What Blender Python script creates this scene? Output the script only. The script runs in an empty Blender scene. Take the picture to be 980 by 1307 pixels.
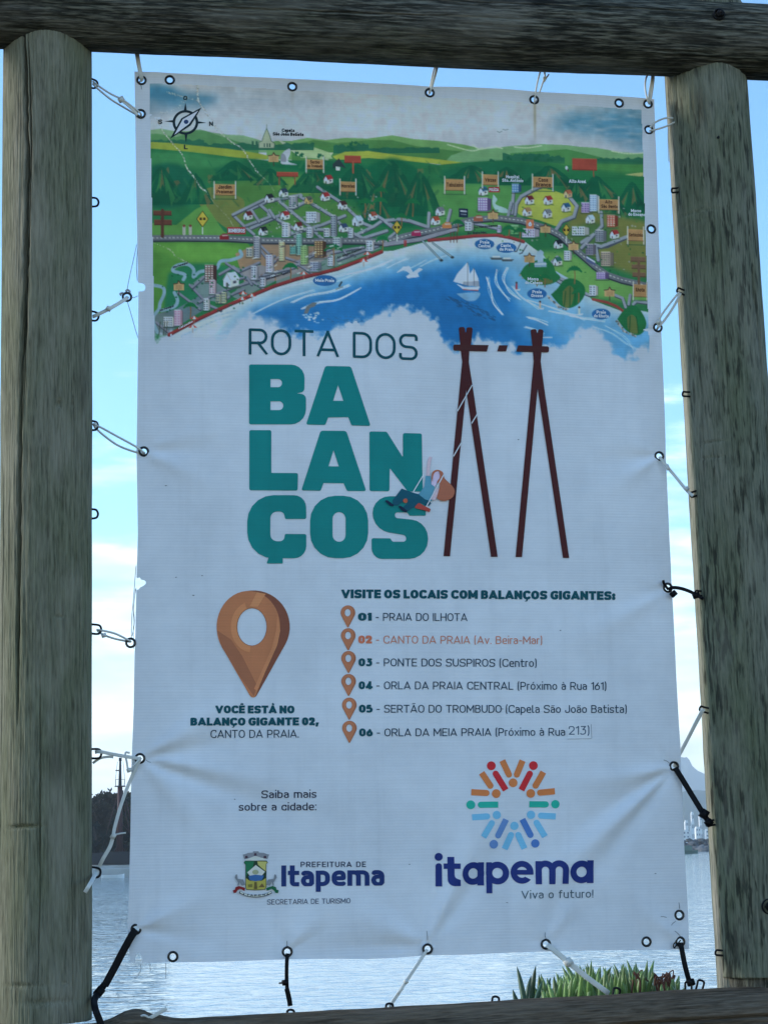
import bpy, bmesh, math, random
import numpy as np
from mathutils import Vector, Matrix
from mathutils.geometry import delaunay_2d_cdt

random.seed(7)
RNG = np.random.default_rng(11)
S = bpy.context.scene
COL = S.collection
R = math.radians

# ------------------------------------------------------------------ camera
# world: banner plane is y=0, x to the right, z up, metres; +y is away from the viewer
F_PX = 2480.0
PW, PH = 980.0, 1307.0
RCV = np.array([[0.9855614, -0.16876116, -0.01372584],
                [0.01471242, 0.16611421, -0.98599676],
                [0.16867801, 0.97155841, 0.16619864]])
CAM = np.array([-0.14302137, -3.43863013, 0.20126267])
cd = bpy.data.cameras.new('camera')
cam = bpy.data.objects.new('camera', cd)
COL.objects.link(cam)
mw = Matrix.Identity(4)
for i in range(3):
    mw[i][0] = RCV[0][i]; mw[i][1] = -RCV[1][i]; mw[i][2] = -RCV[2][i]; mw[i][3] = CAM[i]
cam.matrix_world = mw
cd.sensor_fit = 'VERTICAL'
cd.sensor_height = 24.0
cd.lens = 24.0 * F_PX / PH
cd.clip_start = 0.05
cd.clip_end = 60000
S.camera = cam

# ------------------------------------------------------------------ sky, sun, exposure
SUN_EL, SUN_AZ = R(16), R(-72)          # azimuth measured from +y (away) towards +x
w = bpy.data.worlds.new('World'); S.world = w; w.use_nodes = True
nt = w.node_tree; nt.nodes.clear()
N = nt.nodes.new; L = nt.links.new
out = N('ShaderNodeOutputWorld'); bg = N('ShaderNodeBackground')
sky = N('ShaderNodeTexSky'); sky.sky_type = 'NISHITA'; sky.sun_disc = False
sky.sun_elevation = SUN_EL; sky.sun_rotation = SUN_AZ
sky.air_density = 1.0; sky.dust_density = 0.4; sky.ozone_density = 1.5
tc = N('ShaderNodeTexCoord')
mp = N('ShaderNodeMapping'); mp.inputs['Scale'].default_value = (1.0, 1.0, 5.5); mp.inputs['Location'].default_value = (0.35, 0.2, 0.1)
n1 = N('ShaderNodeTexNoise'); n1.inputs['Scale'].default_value = 8.5; n1.inputs['Detail'].default_value = 8; n1.inputs['Roughness'].default_value = 0.62
L(tc.outputs['Generated'], mp.inputs['Vector']); L(mp.outputs['Vector'], n1.inputs['Vector'])
sep = N('ShaderNodeSeparateXYZ'); L(tc.outputs['Generated'], sep.inputs[0])
# cover: thick bank near the horizon, thin veils higher up
cov = N('ShaderNodeMapRange'); cov.inputs[1].default_value = 0.04; cov.inputs[2].default_value = 0.27
cov.inputs[3].default_value = 0.30; cov.inputs[4].default_value = -0.20
L(sep.outputs['Z'], cov.inputs[0])
add = N('ShaderNodeMath'); add.operation = 'ADD'; L(n1.outputs['Fac'], add.inputs[0]); L(cov.outputs[0], add.inputs[1])
rmp = N('ShaderNodeValToRGB'); rmp.color_ramp.elements[0].position = 0.45; rmp.color_ramp.elements[1].position = 0.66
rmp.color_ramp.interpolation = 'EASE'
L(add.outputs[0], rmp.inputs[0])
veil = N('ShaderNodeMath'); veil.operation = 'MULTIPLY_ADD'; veil.inputs[1].default_value = 0.8; veil.inputs[2].default_value = 0.0
L(rmp.outputs['Color'], veil.inputs[0])
ccol = N('ShaderNodeValToRGB')                   # clouds: creamy low, white higher
e = ccol.color_ramp.elements
e[0].position = 0.0; e[0].color = (8.4, 7.9, 6.0, 1)
e[1].position = 0.09; e[1].color = (4.6, 5.7, 6.2, 1)
L(sep.outputs['Z'], ccol.inputs[0])
n2 = N('ShaderNodeTexNoise'); n2.inputs['Scale'].default_value = 11.0; n2.inputs['Detail'].default_value = 5
L(mp.outputs['Vector'], n2.inputs['Vector'])
shd = N('ShaderNodeMapRange'); shd.inputs[1].default_value = 0.42; shd.inputs[2].default_value = 0.62; shd.inputs[3].default_value = 0.66; shd.inputs[4].default_value = 1.05
L(n2.outputs['Fac'], shd.inputs[0])
cc2 = N('ShaderNodeVectorMath'); cc2.operation = 'SCALE'; L(ccol.outputs['Color'], cc2.inputs[0]); L(shd.outputs[0], cc2.inputs['Scale'])
mix = N('ShaderNodeMix'); mix.data_type = 'RGBA'
gain = N('ShaderNodeMix'); gain.data_type = 'RGBA'; gain.blend_type = 'MULTIPLY'; gain.inputs[0].default_value = 1.0
gain.inputs[7].default_value = (0.70, 1.0, 1.24, 1)
L(sky.outputs[0], gain.inputs[6])
L(veil.outputs[0], mix.inputs[0]); L(gain.outputs[2], mix.inputs[6]); L(cc2.outputs[0], mix.inputs[7])
L(mix.outputs[2], bg.inputs[0]); bg.inputs[1].default_value = 0.1
L(bg.outputs[0], out.inputs[0])

sl = bpy.data.lights.new('sun', 'SUN'); sl.energy = 1.2; sl.angle = R(14); sl.color = (1.0, 0.93, 0.84)
so = bpy.data.objects.new('sun', sl); COL.objects.link(so)
sd = Vector((math.sin(SUN_AZ) * math.cos(SUN_EL), math.cos(SUN_AZ) * math.cos(SUN_EL), math.sin(SUN_EL)))
so.rotation_euler = sd.to_track_quat('Z', 'Y').to_euler()
S.view_settings.view_transform = 'Standard'; S.view_settings.look = 'None'
S.view_settings.exposure = 1.6; S.view_settings.gamma = 1; S.view_settings.use_curve_mapping = False
S.cycles.max_bounces = 7; S.cycles.volume_bounces = 3; S.cycles.caustics_reflective = False; S.cycles.caustics_refractive = False

# ------------------------------------------------------------------ helpers
def ray(px, py):
    c = np.array([(px - PW / 2) / F_PX, (py - PH / 2) / F_PX, 1.0])
    return RCV.T @ c

def at(px, py, Y=0.0):
    """where the sight line through a measured point meets the upright plane y = Y"""
    d = ray(px, py)
    k = (Y - CAM[1]) / d[1]
    return CAM + d * k

def atv(P, Y=0.0):
    P = np.asarray(P, float)
    c = np.stack([(P[:, 0] - PW / 2) / F_PX, (P[:, 1] - PH / 2) / F_PX, np.ones(len(P))], 1)
    d = c @ RCV
    k = (Y - CAM[1]) / d[:, 1]
    return CAM[None] + d * k[:, None]

PX = 1.0 / 690.0           # size of one photo pixel on the banner plane, about

def link(name, me, mat=None, parent=None):
    o = bpy.data.objects.new(name, me); COL.objects.link(o)
    if mat is not None: me.materials.append(mat)
    if parent is not None: o.parent = parent
    return o

def tag(o, label=None, cat=None, group=None, kind=None):
    if label: o['label'] = label
    if cat: o['category'] = cat
    if group: o['group'] = group
    if kind: o['kind'] = kind
    return o

def empty(name, loc=(0, 0, 0)):
    o = bpy.data.objects.new(name, None); o.empty_display_size = 0.1; o.location = loc
    COL.objects.link(o); return o

def mesh(name, V, Fc, mat=None, parent=None, smooth=True):
    me = bpy.data.meshes.new(name)
    me.from_pydata([tuple(map(float, v)) for v in V], [], [tuple(map(int, f)) for f in Fc])
    if smooth: me.polygons.foreach_set('use_smooth', [True] * len(me.polygons))
    me.update()
    return link(name, me, mat, parent)

def grid_mesh(name, V, nu, nv, wrap=False, mat=None, parent=None):
    """V: (nv, nu, 3) array"""
    V = V.reshape(-1, 3)
    me = bpy.data.meshes.new(name)
    cu = nu if wrap else nu - 1
    j, i = np.meshgrid(np.arange(nv - 1), np.arange(cu), indexing='ij')
    a = j * nu + i; b = j * nu + (i + 1) % nu
    q = np.stack([a, b, b + nu, a + nu], -1).reshape(-1)
    nq = len(q) // 4
    me.vertices.add(len(V)); me.vertices.foreach_set('co', V.astype(np.float32).ravel())
    me.loops.add(len(q)); me.loops.foreach_set('vertex_index', q.astype(np.int32))
    me.polygons.add(nq); me.polygons.foreach_set('loop_start', np.arange(0, nq * 4, 4, dtype=np.int32))
    me.polygons.foreach_set('use_smooth', np.ones(nq, bool))
    me.update(calc_edges=True); me.validate()
    return link(name, me, mat, parent)

def vnoise(shape, cell, seed):
    """smooth value noise on an array, cell = (rows, columns) per lattice step"""
    r = np.random.default_rng(seed)
    gy = int(shape[0] / cell[0]) + 3; gx = int(shape[1] / cell[1]) + 3
    g = r.random((gy, gx))
    y = np.arange(shape[0]) / cell[0]; x = np.arange(shape[1]) / cell[1]
    iy = y.astype(int); ix = x.astype(int)
    fy = y - iy; fx = x - ix
    fy = (fy * fy * (3 - 2 * fy))[:, None]; fx = (fx * fx * (3 - 2 * fx))[None]
    a = g[np.ix_(iy, ix)]; b = g[np.ix_(iy, ix + 1)]; c = g[np.ix_(iy + 1, ix)]; d = g[np.ix_(iy + 1, ix + 1)]
    return (a * (1 - fx) + b * fx) * (1 - fy) + (c * (1 - fx) + d * fx) * fy

def fbm(shape, cell, seed, n=4):
    o = 0; t = 0
    for k in range(n):
        wgt = 0.5 ** k
        o = o + wgt * vnoise(shape, (max(cell[0] / 2 ** k, 1.0), max(cell[1] / 2 ** k, 1.0)), seed + k); t += wgt
    return o / t

def tube(pts, rad, n=8, flat=None, closed=False, cap=True):
    """verts, faces of a tube; flat=(w,t): a strap of width w in the picture plane, thickness t along y"""
    P = [Vector(p) for p in pts]; m = len(P)
    V = []; Fc = []
    up = Vector((0, 1, 0))
    for i, p in enumerate(P):
        if closed: t = (P[(i + 1) % m] - P[i - 1])
        else: t = P[min(i + 1, m - 1)] - P[max(i - 1, 0)]
        t.normalize()
        a = up.cross(t)
        if a.length < 0.05: a = Vector((1, 0, 0)).cross(t)
        a.normalize(); b = t.cross(a)
        ra, rb = (rad, rad) if flat is None else (flat[0] / 2, flat[1] / 2)
        r_ = rad[i] / max(rad) if isinstance(rad, (list, tuple)) else 1.0
        if isinstance(rad, (list, tuple)) and flat is None: ra = rb = max(rad)
        for k in range(n):
            th = 2 * math.pi * k / n + (math.pi / n if flat else 0)
            c, s_ = math.cos(th), math.sin(th)
            if flat:                                    # rounded rectangle
                c = math.copysign(abs(c) ** 0.5, c); s_ = math.copysign(abs(s_) ** 0.5, s_)
            V.append(p + a * (ra * r_ * c) + b * (rb * r_ * s_))
    mm = m if closed else m - 1
    for i in range(mm):
        for k in range(n):
            a0 = i * n + k; a1 = i * n + (k + 1) % n; j = (i + 1) % m
            Fc.append((a0, a1, j * n + (k + 1) % n, j * n + k))
    if cap and not closed:
        Fc.append(tuple(range(n - 1, -1, -1))); Fc.append(tuple((m - 1) * n + k for k in range(n)))
    return V, Fc

class MB:
    def __init__(s): s.V = []; s.F = []
    def add(s, vf):
        V, Fc = vf; o = len(s.V); s.V += list(V); s.F += [tuple(i + o for i in f) for f in Fc]; return s
    def box(s, c, d, rot=None, bev=0.0):
        bm = bmesh.new(); bmesh.ops.create_cube(bm, size=1)
        bmesh.ops.scale(bm, vec=d, verts=bm.verts)
        if bev: bmesh.ops.bevel(bm, geom=bm.edges[:], offset=bev, segments=2, affect='EDGES')
        if rot is not None: bmesh.ops.rotate(bm, matrix=rot, verts=bm.verts)
        bmesh.ops.translate(bm, vec=c, verts=bm.verts)
        bm.verts.index_update()
        s.add(([v.co.copy() for v in bm.verts], [[v.index for v in f.verts] for f in bm.faces])); bm.free(); return s
    def lathe(s, prof, n=24, M=Matrix.Identity(4), closed=False):
        V = []; Fc = []; m = len(prof)
        for (r_, z) in prof:
            for k in range(n):
                th = 2 * math.pi * k / n
                V.append(M @ Vector((r_ * math.cos(th), r_ * math.sin(th), z)))
        for i in range(m if closed else m - 1):
            for k in range(n):
                j = (i + 1) % m
                Fc.append((i * n + k, i * n + (k + 1) % n, j * n + (k + 1) % n, j * n + k))
        return s.add((V, Fc))
    def build(s, name, mat, parent=None, smooth=True): return mesh(name, s.V, s.F, mat, parent, smooth)

def bez(pts, n=8):
    """Catmull-Rom through points of any dimension"""
    P = [np.asarray(p, float) for p in pts]
    if len(P) < 3: return P
    o = []
    for i in range(len(P) - 1):
        p0 = P[max(i - 1, 0)]; p1 = P[i]; p2 = P[i + 1]; p3 = P[min(i + 2, len(P) - 1)]
        for k in range(n):
            t = k / n
            o.append(0.5 * ((2 * p1) + (-p0 + p2) * t + (2 * p0 - 5 * p1 + 4 * p2 - p3) * t * t + (-p0 + 3 * p1 - 3 * p2 + p3) * t ** 3))
    o.append(P[-1]); return o

def lin(c):
    c = np.asarray(c, float) / 255.0
    return np.where(c <= 0.04045, c / 12.92, ((c + 0.055) / 1.055) ** 2.4)

# ------------------------------------------------------------------ materials
def new_mat(name):
    m = bpy.data.materials.new(name); m.use_nodes = True
    n = m.node_tree; b = n.nodes['Principled BSDF']
    return m, n, b

def simple(name, rgb, rough=0.5, spec=0.4, metal=0.0, var=0.25, scale=40.0, bump=0.0, bscale=200.0):
    m, n, b = new_mat(name)
    tcn = n.nodes.new('ShaderNodeTexCoord'); no = n.nodes.new('ShaderNodeTexNoise'); no.inputs['Scale'].default_value = scale; no.inputs['Detail'].default_value = 5
    n.links.new(tcn.outputs['Object'], no.inputs['Vector'])
    r_ = n.nodes.new('ShaderNodeValToRGB')
    r_.color_ramp.elements[0].position = 0.3; r_.color_ramp.elements[1].position = 0.7
    r_.color_ramp.elements[0].color = tuple(c * (1 - var) for c in rgb) + (1,)
    r_.color_ramp.elements[1].color = tuple(min(c * (1 + var), 1) for c in rgb) + (1,)
    n.links.new(no.outputs['Fac'], r_.inputs[0]); n.links.new(r_.outputs[0], b.inputs['Base Color'])
    b.inputs['Roughness'].default_value = rough; b.inputs['Specular IOR Level'].default_value = spec; b.inputs['Metallic'].default_value = metal
    if bump:
        n2 = n.nodes.new('ShaderNodeTexNoise'); n2.inputs['Scale'].default_value = bscale; n2.inputs['Detail'].default_value = 4
        n.links.new(tcn.outputs['Object'], n2.inputs['Vector'])
        bp = n.nodes.new('ShaderNodeBump'); bp.inputs['Strength'].default_value = bump; bp.inputs['Distance'].default_value = 0.01
        n.links.new(n2.outputs['Fac'], bp.inputs['Height']); n.links.new(bp.outputs[0], b.inputs['Normal'])
    return m

def wood(name, dark, mid, light, fleck=0.35, fl_scale=(150, 150, 16), seed=0.0, green=(0.10, 0.13, 0.09)):
    """weathered round timber; its grain runs along the object's own z"""
    m, n, b = new_mat(name)
    def nd(t, **k):
        x = n.nodes.new(t)
        for kk, v in k.items(): x.inputs[kk].default_value = v
        return x
    lk = n.links.new
    tcn = nd('ShaderNodeTexCoord')
    def noise(scale, det=6, rough=0.6, off=0.0):
        mpn = nd('ShaderNodeMapping', Scale=scale, Location=(seed + off, seed * 0.7, off))
        lk(tcn.outputs['Object'], mpn.inputs['Vector'])
        x = nd('ShaderNodeTexNoise', Scale=1.0, Detail=det, Roughness=rough); lk(mpn.outputs[0], x.inputs['Vector']); return x
    g1 = noise((165, 165, 8.0), 8, 0.66)
    g2 = noise((300, 300, 26.0), 5, 0.6, 3.1)
    big = noise((9, 9, 2.2), 4, 0.6, 7.7)
    fl = noise(fl_scale, 3, 0.5, 5.3)
    mx = nd('ShaderNodeMath'); mx.operation = 'MULTIPLY_ADD'; mx.inputs[1].default_value = 0.45
    lk(g1.outputs['Fac'], mx.inputs[0])
    m2 = nd('ShaderNodeMath'); m2.operation = 'MULTIPLY'; m2.inputs[1].default_value = 0.55; lk(g2.outputs['Fac'], m2.inputs[0]); lk(m2.outputs[0], mx.inputs[2])
    r1 = nd('ShaderNodeValToRGB'); el = r1.color_ramp.elements
    el[0].position = 0.38; el[0].color = tuple(c * 1.0 for c in dark) + (1,); el[1].position = 0.60; el[1].color = tuple(c * .96 for c in light) + (1,)
    k = el.new(0.48); k.color = mid + (1,)
    lk(mx.outputs[0], r1.inputs[0])
    rb = nd('ShaderNodeValToRGB'); rb.color_ramp.elements[0].position = 0.35; rb.color_ramp.elements[1].position = 0.68
    lk(big.outputs['Fac'], rb.inputs[0])
    tint = nd('ShaderNodeMix'); tint.data_type = 'RGBA'; tint.blend_type = 'MULTIPLY'
    tint.inputs[7].default_value = (green[0] * 7, green[1] * 6, green[2] * 7, 1)
    lk(rb.outputs[0], tint.inputs[0]); lk(r1.outputs[0], tint.inputs[6])
    rf = nd('ShaderNodeValToRGB'); rf.color_ramp.elements[0].position = 0.55; rf.color_ramp.elements[1].position = 0.66
    rf.color_ramp.elements[1].color = (fleck, fleck, fleck, 1)
    fm = noise((11, 11, 3), 3, .5, 2.2)
    fa = nd('ShaderNodeMath'); fa.operation = 'MULTIPLY_ADD'; fa.inputs[1].default_value = .45; lk(fm.outputs['Fac'], fa.inputs[0]); lk(fl.outputs['Fac'], fa.inputs[2])
    fs_ = nd('ShaderNodeMath'); fs_.operation = 'SUBTRACT'; fs_.inputs[1].default_value = .225; lk(fa.outputs[0], fs_.inputs[0]); lk(fs_.outputs[0], rf.inputs[0])
    dk = nd('ShaderNodeMix'); dk.data_type = 'RGBA'; dk.blend_type = 'MIX'; dk.inputs[7].default_value = tuple(c * 0.35 for c in dark) + (1,)
    lk(rf.outputs[0], dk.inputs[0]); lk(tint.outputs[2], dk.inputs[6]); 
    bl = noise((15, 15, 4.5), 5, 0.62, 11.3)
    rl_ = nd('ShaderNodeValToRGB'); rl_.color_ramp.elements[0].position = 0.50; rl_.color_ramp.elements[1].position = 0.66; rl_.color_ramp.elements[1].color = (.42, .42, .42, 1)
    lk(bl.outputs['Fac'], rl_.inputs[0])
    lg_ = nd('ShaderNodeMix'); lg_.data_type = 'RGBA'; lg_.inputs[7].default_value = tuple(min(c * 1.12, 1) for c in light) + (1,)
    lk(rl_.outputs[0], lg_.inputs[0]); lk(dk.outputs[2], lg_.inputs[6])
    vmp = nd('ShaderNodeMapping', Scale=(7.5, 7.5, 3.2), Location=(seed * 3.3, 1.7, seed)); lk(tcn.outputs['Object'], vmp.inputs['Vector'])
    vr = nd('ShaderNodeTexVoronoi', Scale=1.0, Randomness=1.0); lk(vmp.outputs[0], vr.inputs['Vector'])
    rk_ = nd('ShaderNodeValToRGB'); rk_.color_ramp.elements[0].position = 0.07; rk_.color_ramp.elements[0].color = (.85, .85, .85, 1); rk_.color_ramp.elements[1].position = 0.17; rk_.color_ramp.elements[1].color = (0, 0, 0, 1)
    lk(vr.outputs['Distance'], rk_.inputs[0])
    kn = nd('ShaderNodeMix'); kn.data_type = 'RGBA'; kn.inputs[7].default_value = tuple(c * .55 for c in dark) + (1,)
    kmask = nd('ShaderNodeMath'); kmask.operation = 'MULTIPLY'; lk(rk_.outputs[0], kmask.inputs[0]); lk(bl.outputs['Fac'], kmask.inputs[1])
    lk(kmask.outputs[0], kn.inputs[0]); lk(lg_.outputs[2], kn.inputs[6]); lk(kn.outputs[2], b.inputs['Base Color'])
    b.inputs['Roughness'].default_value = 0.85; b.inputs['Specular IOR Level'].default_value = 0.12
    bp = nd('ShaderNodeBump', Strength=0.75, Distance=0.004); lk(mx.outputs[0], bp.inputs['Height'])
    bp2 = nd('ShaderNodeBump', Strength=0.5, Distance=0.004); bp2.invert = True; lk(fl.outputs['Fac'], bp2.inputs['Height']); lk(bp.outputs[0], bp2.inputs['Normal'])
    lk(bp2.outputs[0], b.inputs['Normal'])
    return m

def vinyl(name):
    m, n, b = new_mat(name)
    lk = n.links.new
    ca = n.nodes.new('ShaderNodeAttribute'); ca.attribute_name = 'ink'; ca.attribute_type = 'GEOMETRY'
    tcn = n.nodes.new('ShaderNodeTexCoord')
    # scrim weave: ribs across the cloth
    mpn = n.nodes.new('ShaderNodeMapping'); mpn.inputs['Scale'].default_value = (5, 5, 190)
    lk(tcn.outputs['Object'], mpn.inputs['Vector'])
    no = n.nodes.new('ShaderNodeTexNoise'); no.inputs['Scale'].default_value = 1.0; no.inputs['Detail'].default_value = 3
    lk(mpn.outputs[0], no.inputs['Vector'])
    wv = n.nodes.new('ShaderNodeTexWave'); wv.wave_type = 'BANDS'; wv.bands_direction = 'Z'; wv.inputs['Scale'].default_value = 62.0
    wv.inputs['Distortion'].default_value = 1.2; wv.inputs['Detail'].default_value = 2; wv.inputs['Detail Scale'].default_value = 0.6
    lk(tcn.outputs['Object'], wv.inputs['Vector'])
    ad = n.nodes.new('ShaderNodeMath'); ad.operation = 'MULTIPLY_ADD'; ad.inputs[1].default_value = 0.35
    lk(wv.outputs['Fac'], ad.inputs[0]); lk(no.outputs['Fac'], ad.inputs[2])
    # grime
    gn = n.nodes.new('ShaderNodeTexNoise'); gn.inputs['Scale'].default_value = 6.0; gn.inputs['Detail'].default_value = 8; gn.inputs['Roughness'].default_value = 0.65
    lk(tcn.outputs['Object'], gn.inputs['Vector'])
    gr = n.nodes.new('ShaderNodeMapRange'); gr.inputs[1].default_value = 0.35; gr.inputs[2].default_value = 0.7; gr.inputs[3].default_value = 0.87; gr.inputs[4].default_value = 1.03
    lk(gn.outputs['Fac'], gr.inputs[0])
    sm = n.nodes.new('ShaderNodeMapping'); sm.inputs['Scale'].default_value = (34, 34, 2.2); lk(tcn.outputs['Object'], sm.inputs['Vector'])
    sn = n.nodes.new('ShaderNodeTexNoise'); sn.inputs['Scale'].default_value = 1.0; sn.inputs['Detail'].default_value = 6; sn.inputs['Roughness'].default_value = 0.6; lk(sm.outputs[0], sn.inputs['Vector'])
    sr = n.nodes.new('ShaderNodeMapRange'); sr.inputs[1].default_value = 0.52; sr.inputs[2].default_value = 0.72; sr.inputs[3].default_value = 1.0; sr.inputs[4].default_value = 0.945
    lk(sn.outputs['Fac'], sr.inputs[0])
    rr = n.nodes.new('ShaderNodeMapRange'); rr.inputs[1].default_value = 0.3; rr.inputs[2].default_value = 1.0; rr.inputs[3].default_value = 0.965; rr.inputs[4].default_value = 1.025
    lk(ad.outputs[0], rr.inputs[0])
    pr = n.nodes.new('ShaderNodeMath'); pr.operation = 'MULTIPLY'; lk(gr.outputs[0], pr.inputs[0]); lk(rr.outputs[0], pr.inputs[1])
    pq = n.nodes.new('ShaderNodeMath'); pq.operation = 'MULTIPLY'; lk(pr.outputs[0], pq.inputs[0]); lk(sr.outputs[0], pq.inputs[1]); pr = pq
    vm = n.nodes.new('ShaderNodeVectorMath'); vm.operation = 'SCALE'; lk(ca.outputs['Color'], vm.inputs[0]); lk(pr.outputs[0], vm.inputs['Scale'])
    lk(vm.outputs[0], b.inputs['Base Color'])
    bp = n.nodes.new('ShaderNodeBump'); bp.inputs['Strength'].default_value = 0.13; bp.inputs['Distance'].default_value = 0.002
    lk(ad.outputs[0], bp.inputs['Height']); lk(bp.outputs[0], b.inputs['Normal'])
    b.inputs['Roughness'].default_value = 0.46; b.inputs['Specular IOR Level'].default_value = 0.14
    return m

M_VINYL = vinyl('printed_vinyl')
M_WOOD_L = wood('weathered_post_wood', (0.098, 0.092, 0.066), (0.182, 0.171, 0.124), (0.265, 0.246, 0.186), 0.25, (170, 170, 14), 0.0)
M_WOOD_R = wood('flecked_post_wood', (0.074, 0.076, 0.056), (0.155, 0.158, 0.118), (0.235, 0.23, 0.176), 0.85, (120, 120, 19), 4.2)
M_WOOD_T = wood('dark_beam_wood', (0.014, 0.014, 0.011), (0.040, 0.038, 0.030), (0.19, 0.178, 0.145), 0.5, (90, 90, 8), 9.1)
M_WOOD_B = wood('brown_rail_wood', (0.055, 0.040, 0.027), (0.105, 0.080, 0.055), (0.18, 0.14, 0.10), 0.4, (110, 110, 8), 2.7, (0.14, 0.14, 0.10))
M_WOOD_S = wood('lit_edge_pole_wood', (0.13, 0.125, 0.10), (0.24, 0.225, 0.18), (0.34, 0.31, 0.25), 0.25, (170, 170, 14), 6.6)  # the lit left edge beside the right post is put into this paler colour
M_IRON = simple('dark_iron', (0.010, 0.010, 0.011), 0.6, 0.15, 0.0)
M_BRASS = simple('tarnished_eyelet_metal', (0.035, 0.036, 0.036), 0.36, 0.5, 0.8, 0.9, 420)
M_WTIE = simple('white_nylon', (0.62, 0.62, 0.57), 0.4, 0.4, 0, 0.08, 60)
M_BTIE = simple('black_nylon', (0.006, 0.006, 0.007), 0.55, 0.12, 0, 0.3)
M_THREAD = simple('pale_thread', (0.35, 0.36, 0.36), 0.6, 0.3)

# ------------------------------------------------------------------ the banner: outline, folds
def px_path(s): return [tuple(map(float, p.split(','))) for p in s.split()]
LEFT = px_path('172,91 173,145 173.6,200 174.5,260 175.5,300 176.4,360')          # down the left edge
LEFT += px_path('177.5,361 181,361.5 184.5,363 186,366.5 185,370.5 181.5,372 178.5,371.5 177,373')   # torn eyelet
LEFT += px_path('176.8,430 176,480 175.4,530 174.6,576 175.4,620 176.3,680 175.6,705 174.6,737')
LEFT += px_path('175.6,738 178.5,737 180.5,740 184,740.5 186.5,742.5 186,745.5 183,748 179.5,749.5 177,752.5 174.4,752.5')
LEFT += px_path('173.6,780 173,810 172.2,832 171,900 169.6,940 168.4,968 167.6,1010 166.8,1060 165.4,1120 164.2,1165 163.2,1187 164,1200 165.5,1215 166,1228')
BOT = px_path('172.5,1228.4 173.2,1223 174,1218 177,1216 180,1218 181,1223 181.6,1229 200,1228.6 221,1228 260,1228 310,1226.5 367,1224.5 420,1223.8 470,1224 505,1222.5 545,1219 590,1218.6 640,1216 696,1214 760,1212.7 825,1212.3 868,1212 879.4,1211.6')
RIGHT = px_path('878.6,1190 877.6,1160 875,1120 872.6,1080 869.6,1000 868,960 866,930 862.6,870 859.5,800 857,750 853.5,680 850,600 847.4,520 844,440 841.8,360 840.2,290 838,220 836,165 835,126')
TOP = px_path('827,125 790,122.5 740,120.5 700,118.8 681,117.5 640,114.5 600,112.6 548,111 510,108.6 440,104.6 373,101 300,98.2 250,95.4 200,92')
OUTLINE = LEFT + BOT + RIGHT + TOP

EYELETS = [(181, 102), (217, 102), (373, 111), (548, 119), (681, 128), (790, 131), (827, 132), (180, 145), (184, 576), (179, 968), (174, 1186),
           (221, 1221), (367, 1215), (545, 1211), (696, 1205), (825, 1202), (828, 165), (831, 292), (839, 418), (841, 582), (852, 750), (860, 978), (867, 1168), (868, 1202)]

# folds: (x0,y0, x1,y1, width at start, width at end, height in mm), in photo pixels
FOLDS = [(545, 1206, 640, 985, 5, 34, 7.0), (545, 1206, 690, 1010, 4, 30, -5.0), (545, 1206, 560, 1040, 4, 26, -3.5),
         (545, 1206, 400, 1140, 5, 34, 3.5), (545, 1206, 300, 1215, 6, 22, -2.5), (696, 1200, 800, 1040, 5, 40, 4.0), (696, 1200, 740, 1080, 4, 26, -3.0),
         (860, 980, 640, 1180, 4, 26, 6.5), (860, 980, 690, 1200, 4, 24, -5.0), (860, 980, 700, 1080, 4, 22, -5.5), (860, 980, 680, 1010, 4, 22, 3.5),
         (179, 968, 330, 880, 4, 30, 5.0), (179, 968, 330, 940, 4, 18, -3.5), (179, 968, 400, 1050, 4, 22, -5.0), (179, 968, 360, 1000, 4, 16, 3.5), (179, 968, 300, 1100, 5, 28, 3.5),
         (184, 576, 300, 572, 4, 16, -2.5), (184, 576, 270, 620, 4, 16, 3.0), (184, 576, 270, 545, 4, 14, 1.5),
         (841, 582, 740, 590, 4, 18, -2.5), (841, 582, 760, 640, 4, 20, 2.5), (852, 750, 700, 840, 4, 30, 3.5), (852, 750, 760, 790, 4, 18, -2.5),
         (174, 1186, 300, 1120, 4, 28, 3.5), (174, 1186, 290, 1205, 4, 16, -3.0), (367, 1215, 440, 1120, 4, 24, 2.5), (367, 1215, 330, 1130, 4, 24, -2.0),
         (839, 418, 760, 500, 4, 26, 2.2), (180, 145, 300, 240, 3, 16, 1.0), (560, 640, 430, 700, 30, 40, 1.6), (868, 1202, 780, 1120, 4, 26, 2.5)]

_rp = random.Random(77)
PUCKERS = []
for _x, _y in ((181, 102), (548, 119), (681, 128), (827, 132), (180, 145), (184, 576), (179, 968), (174, 1186), (367, 1215), (545, 1211), (696, 1205), (828, 165), (839, 418), (841, 582), (852, 750), (860, 978), (868, 1202)):
    _c = math.atan2(650 - _y, 520 - _x)
    PUCKERS.append((_x, _y, [(_c + _rp.uniform(-1.1, 1.1), _rp.uniform(35, 95), _rp.choice([-1, 1]) * _rp.uniform(.5, 1.3)) for _ in range(5)]))

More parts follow.
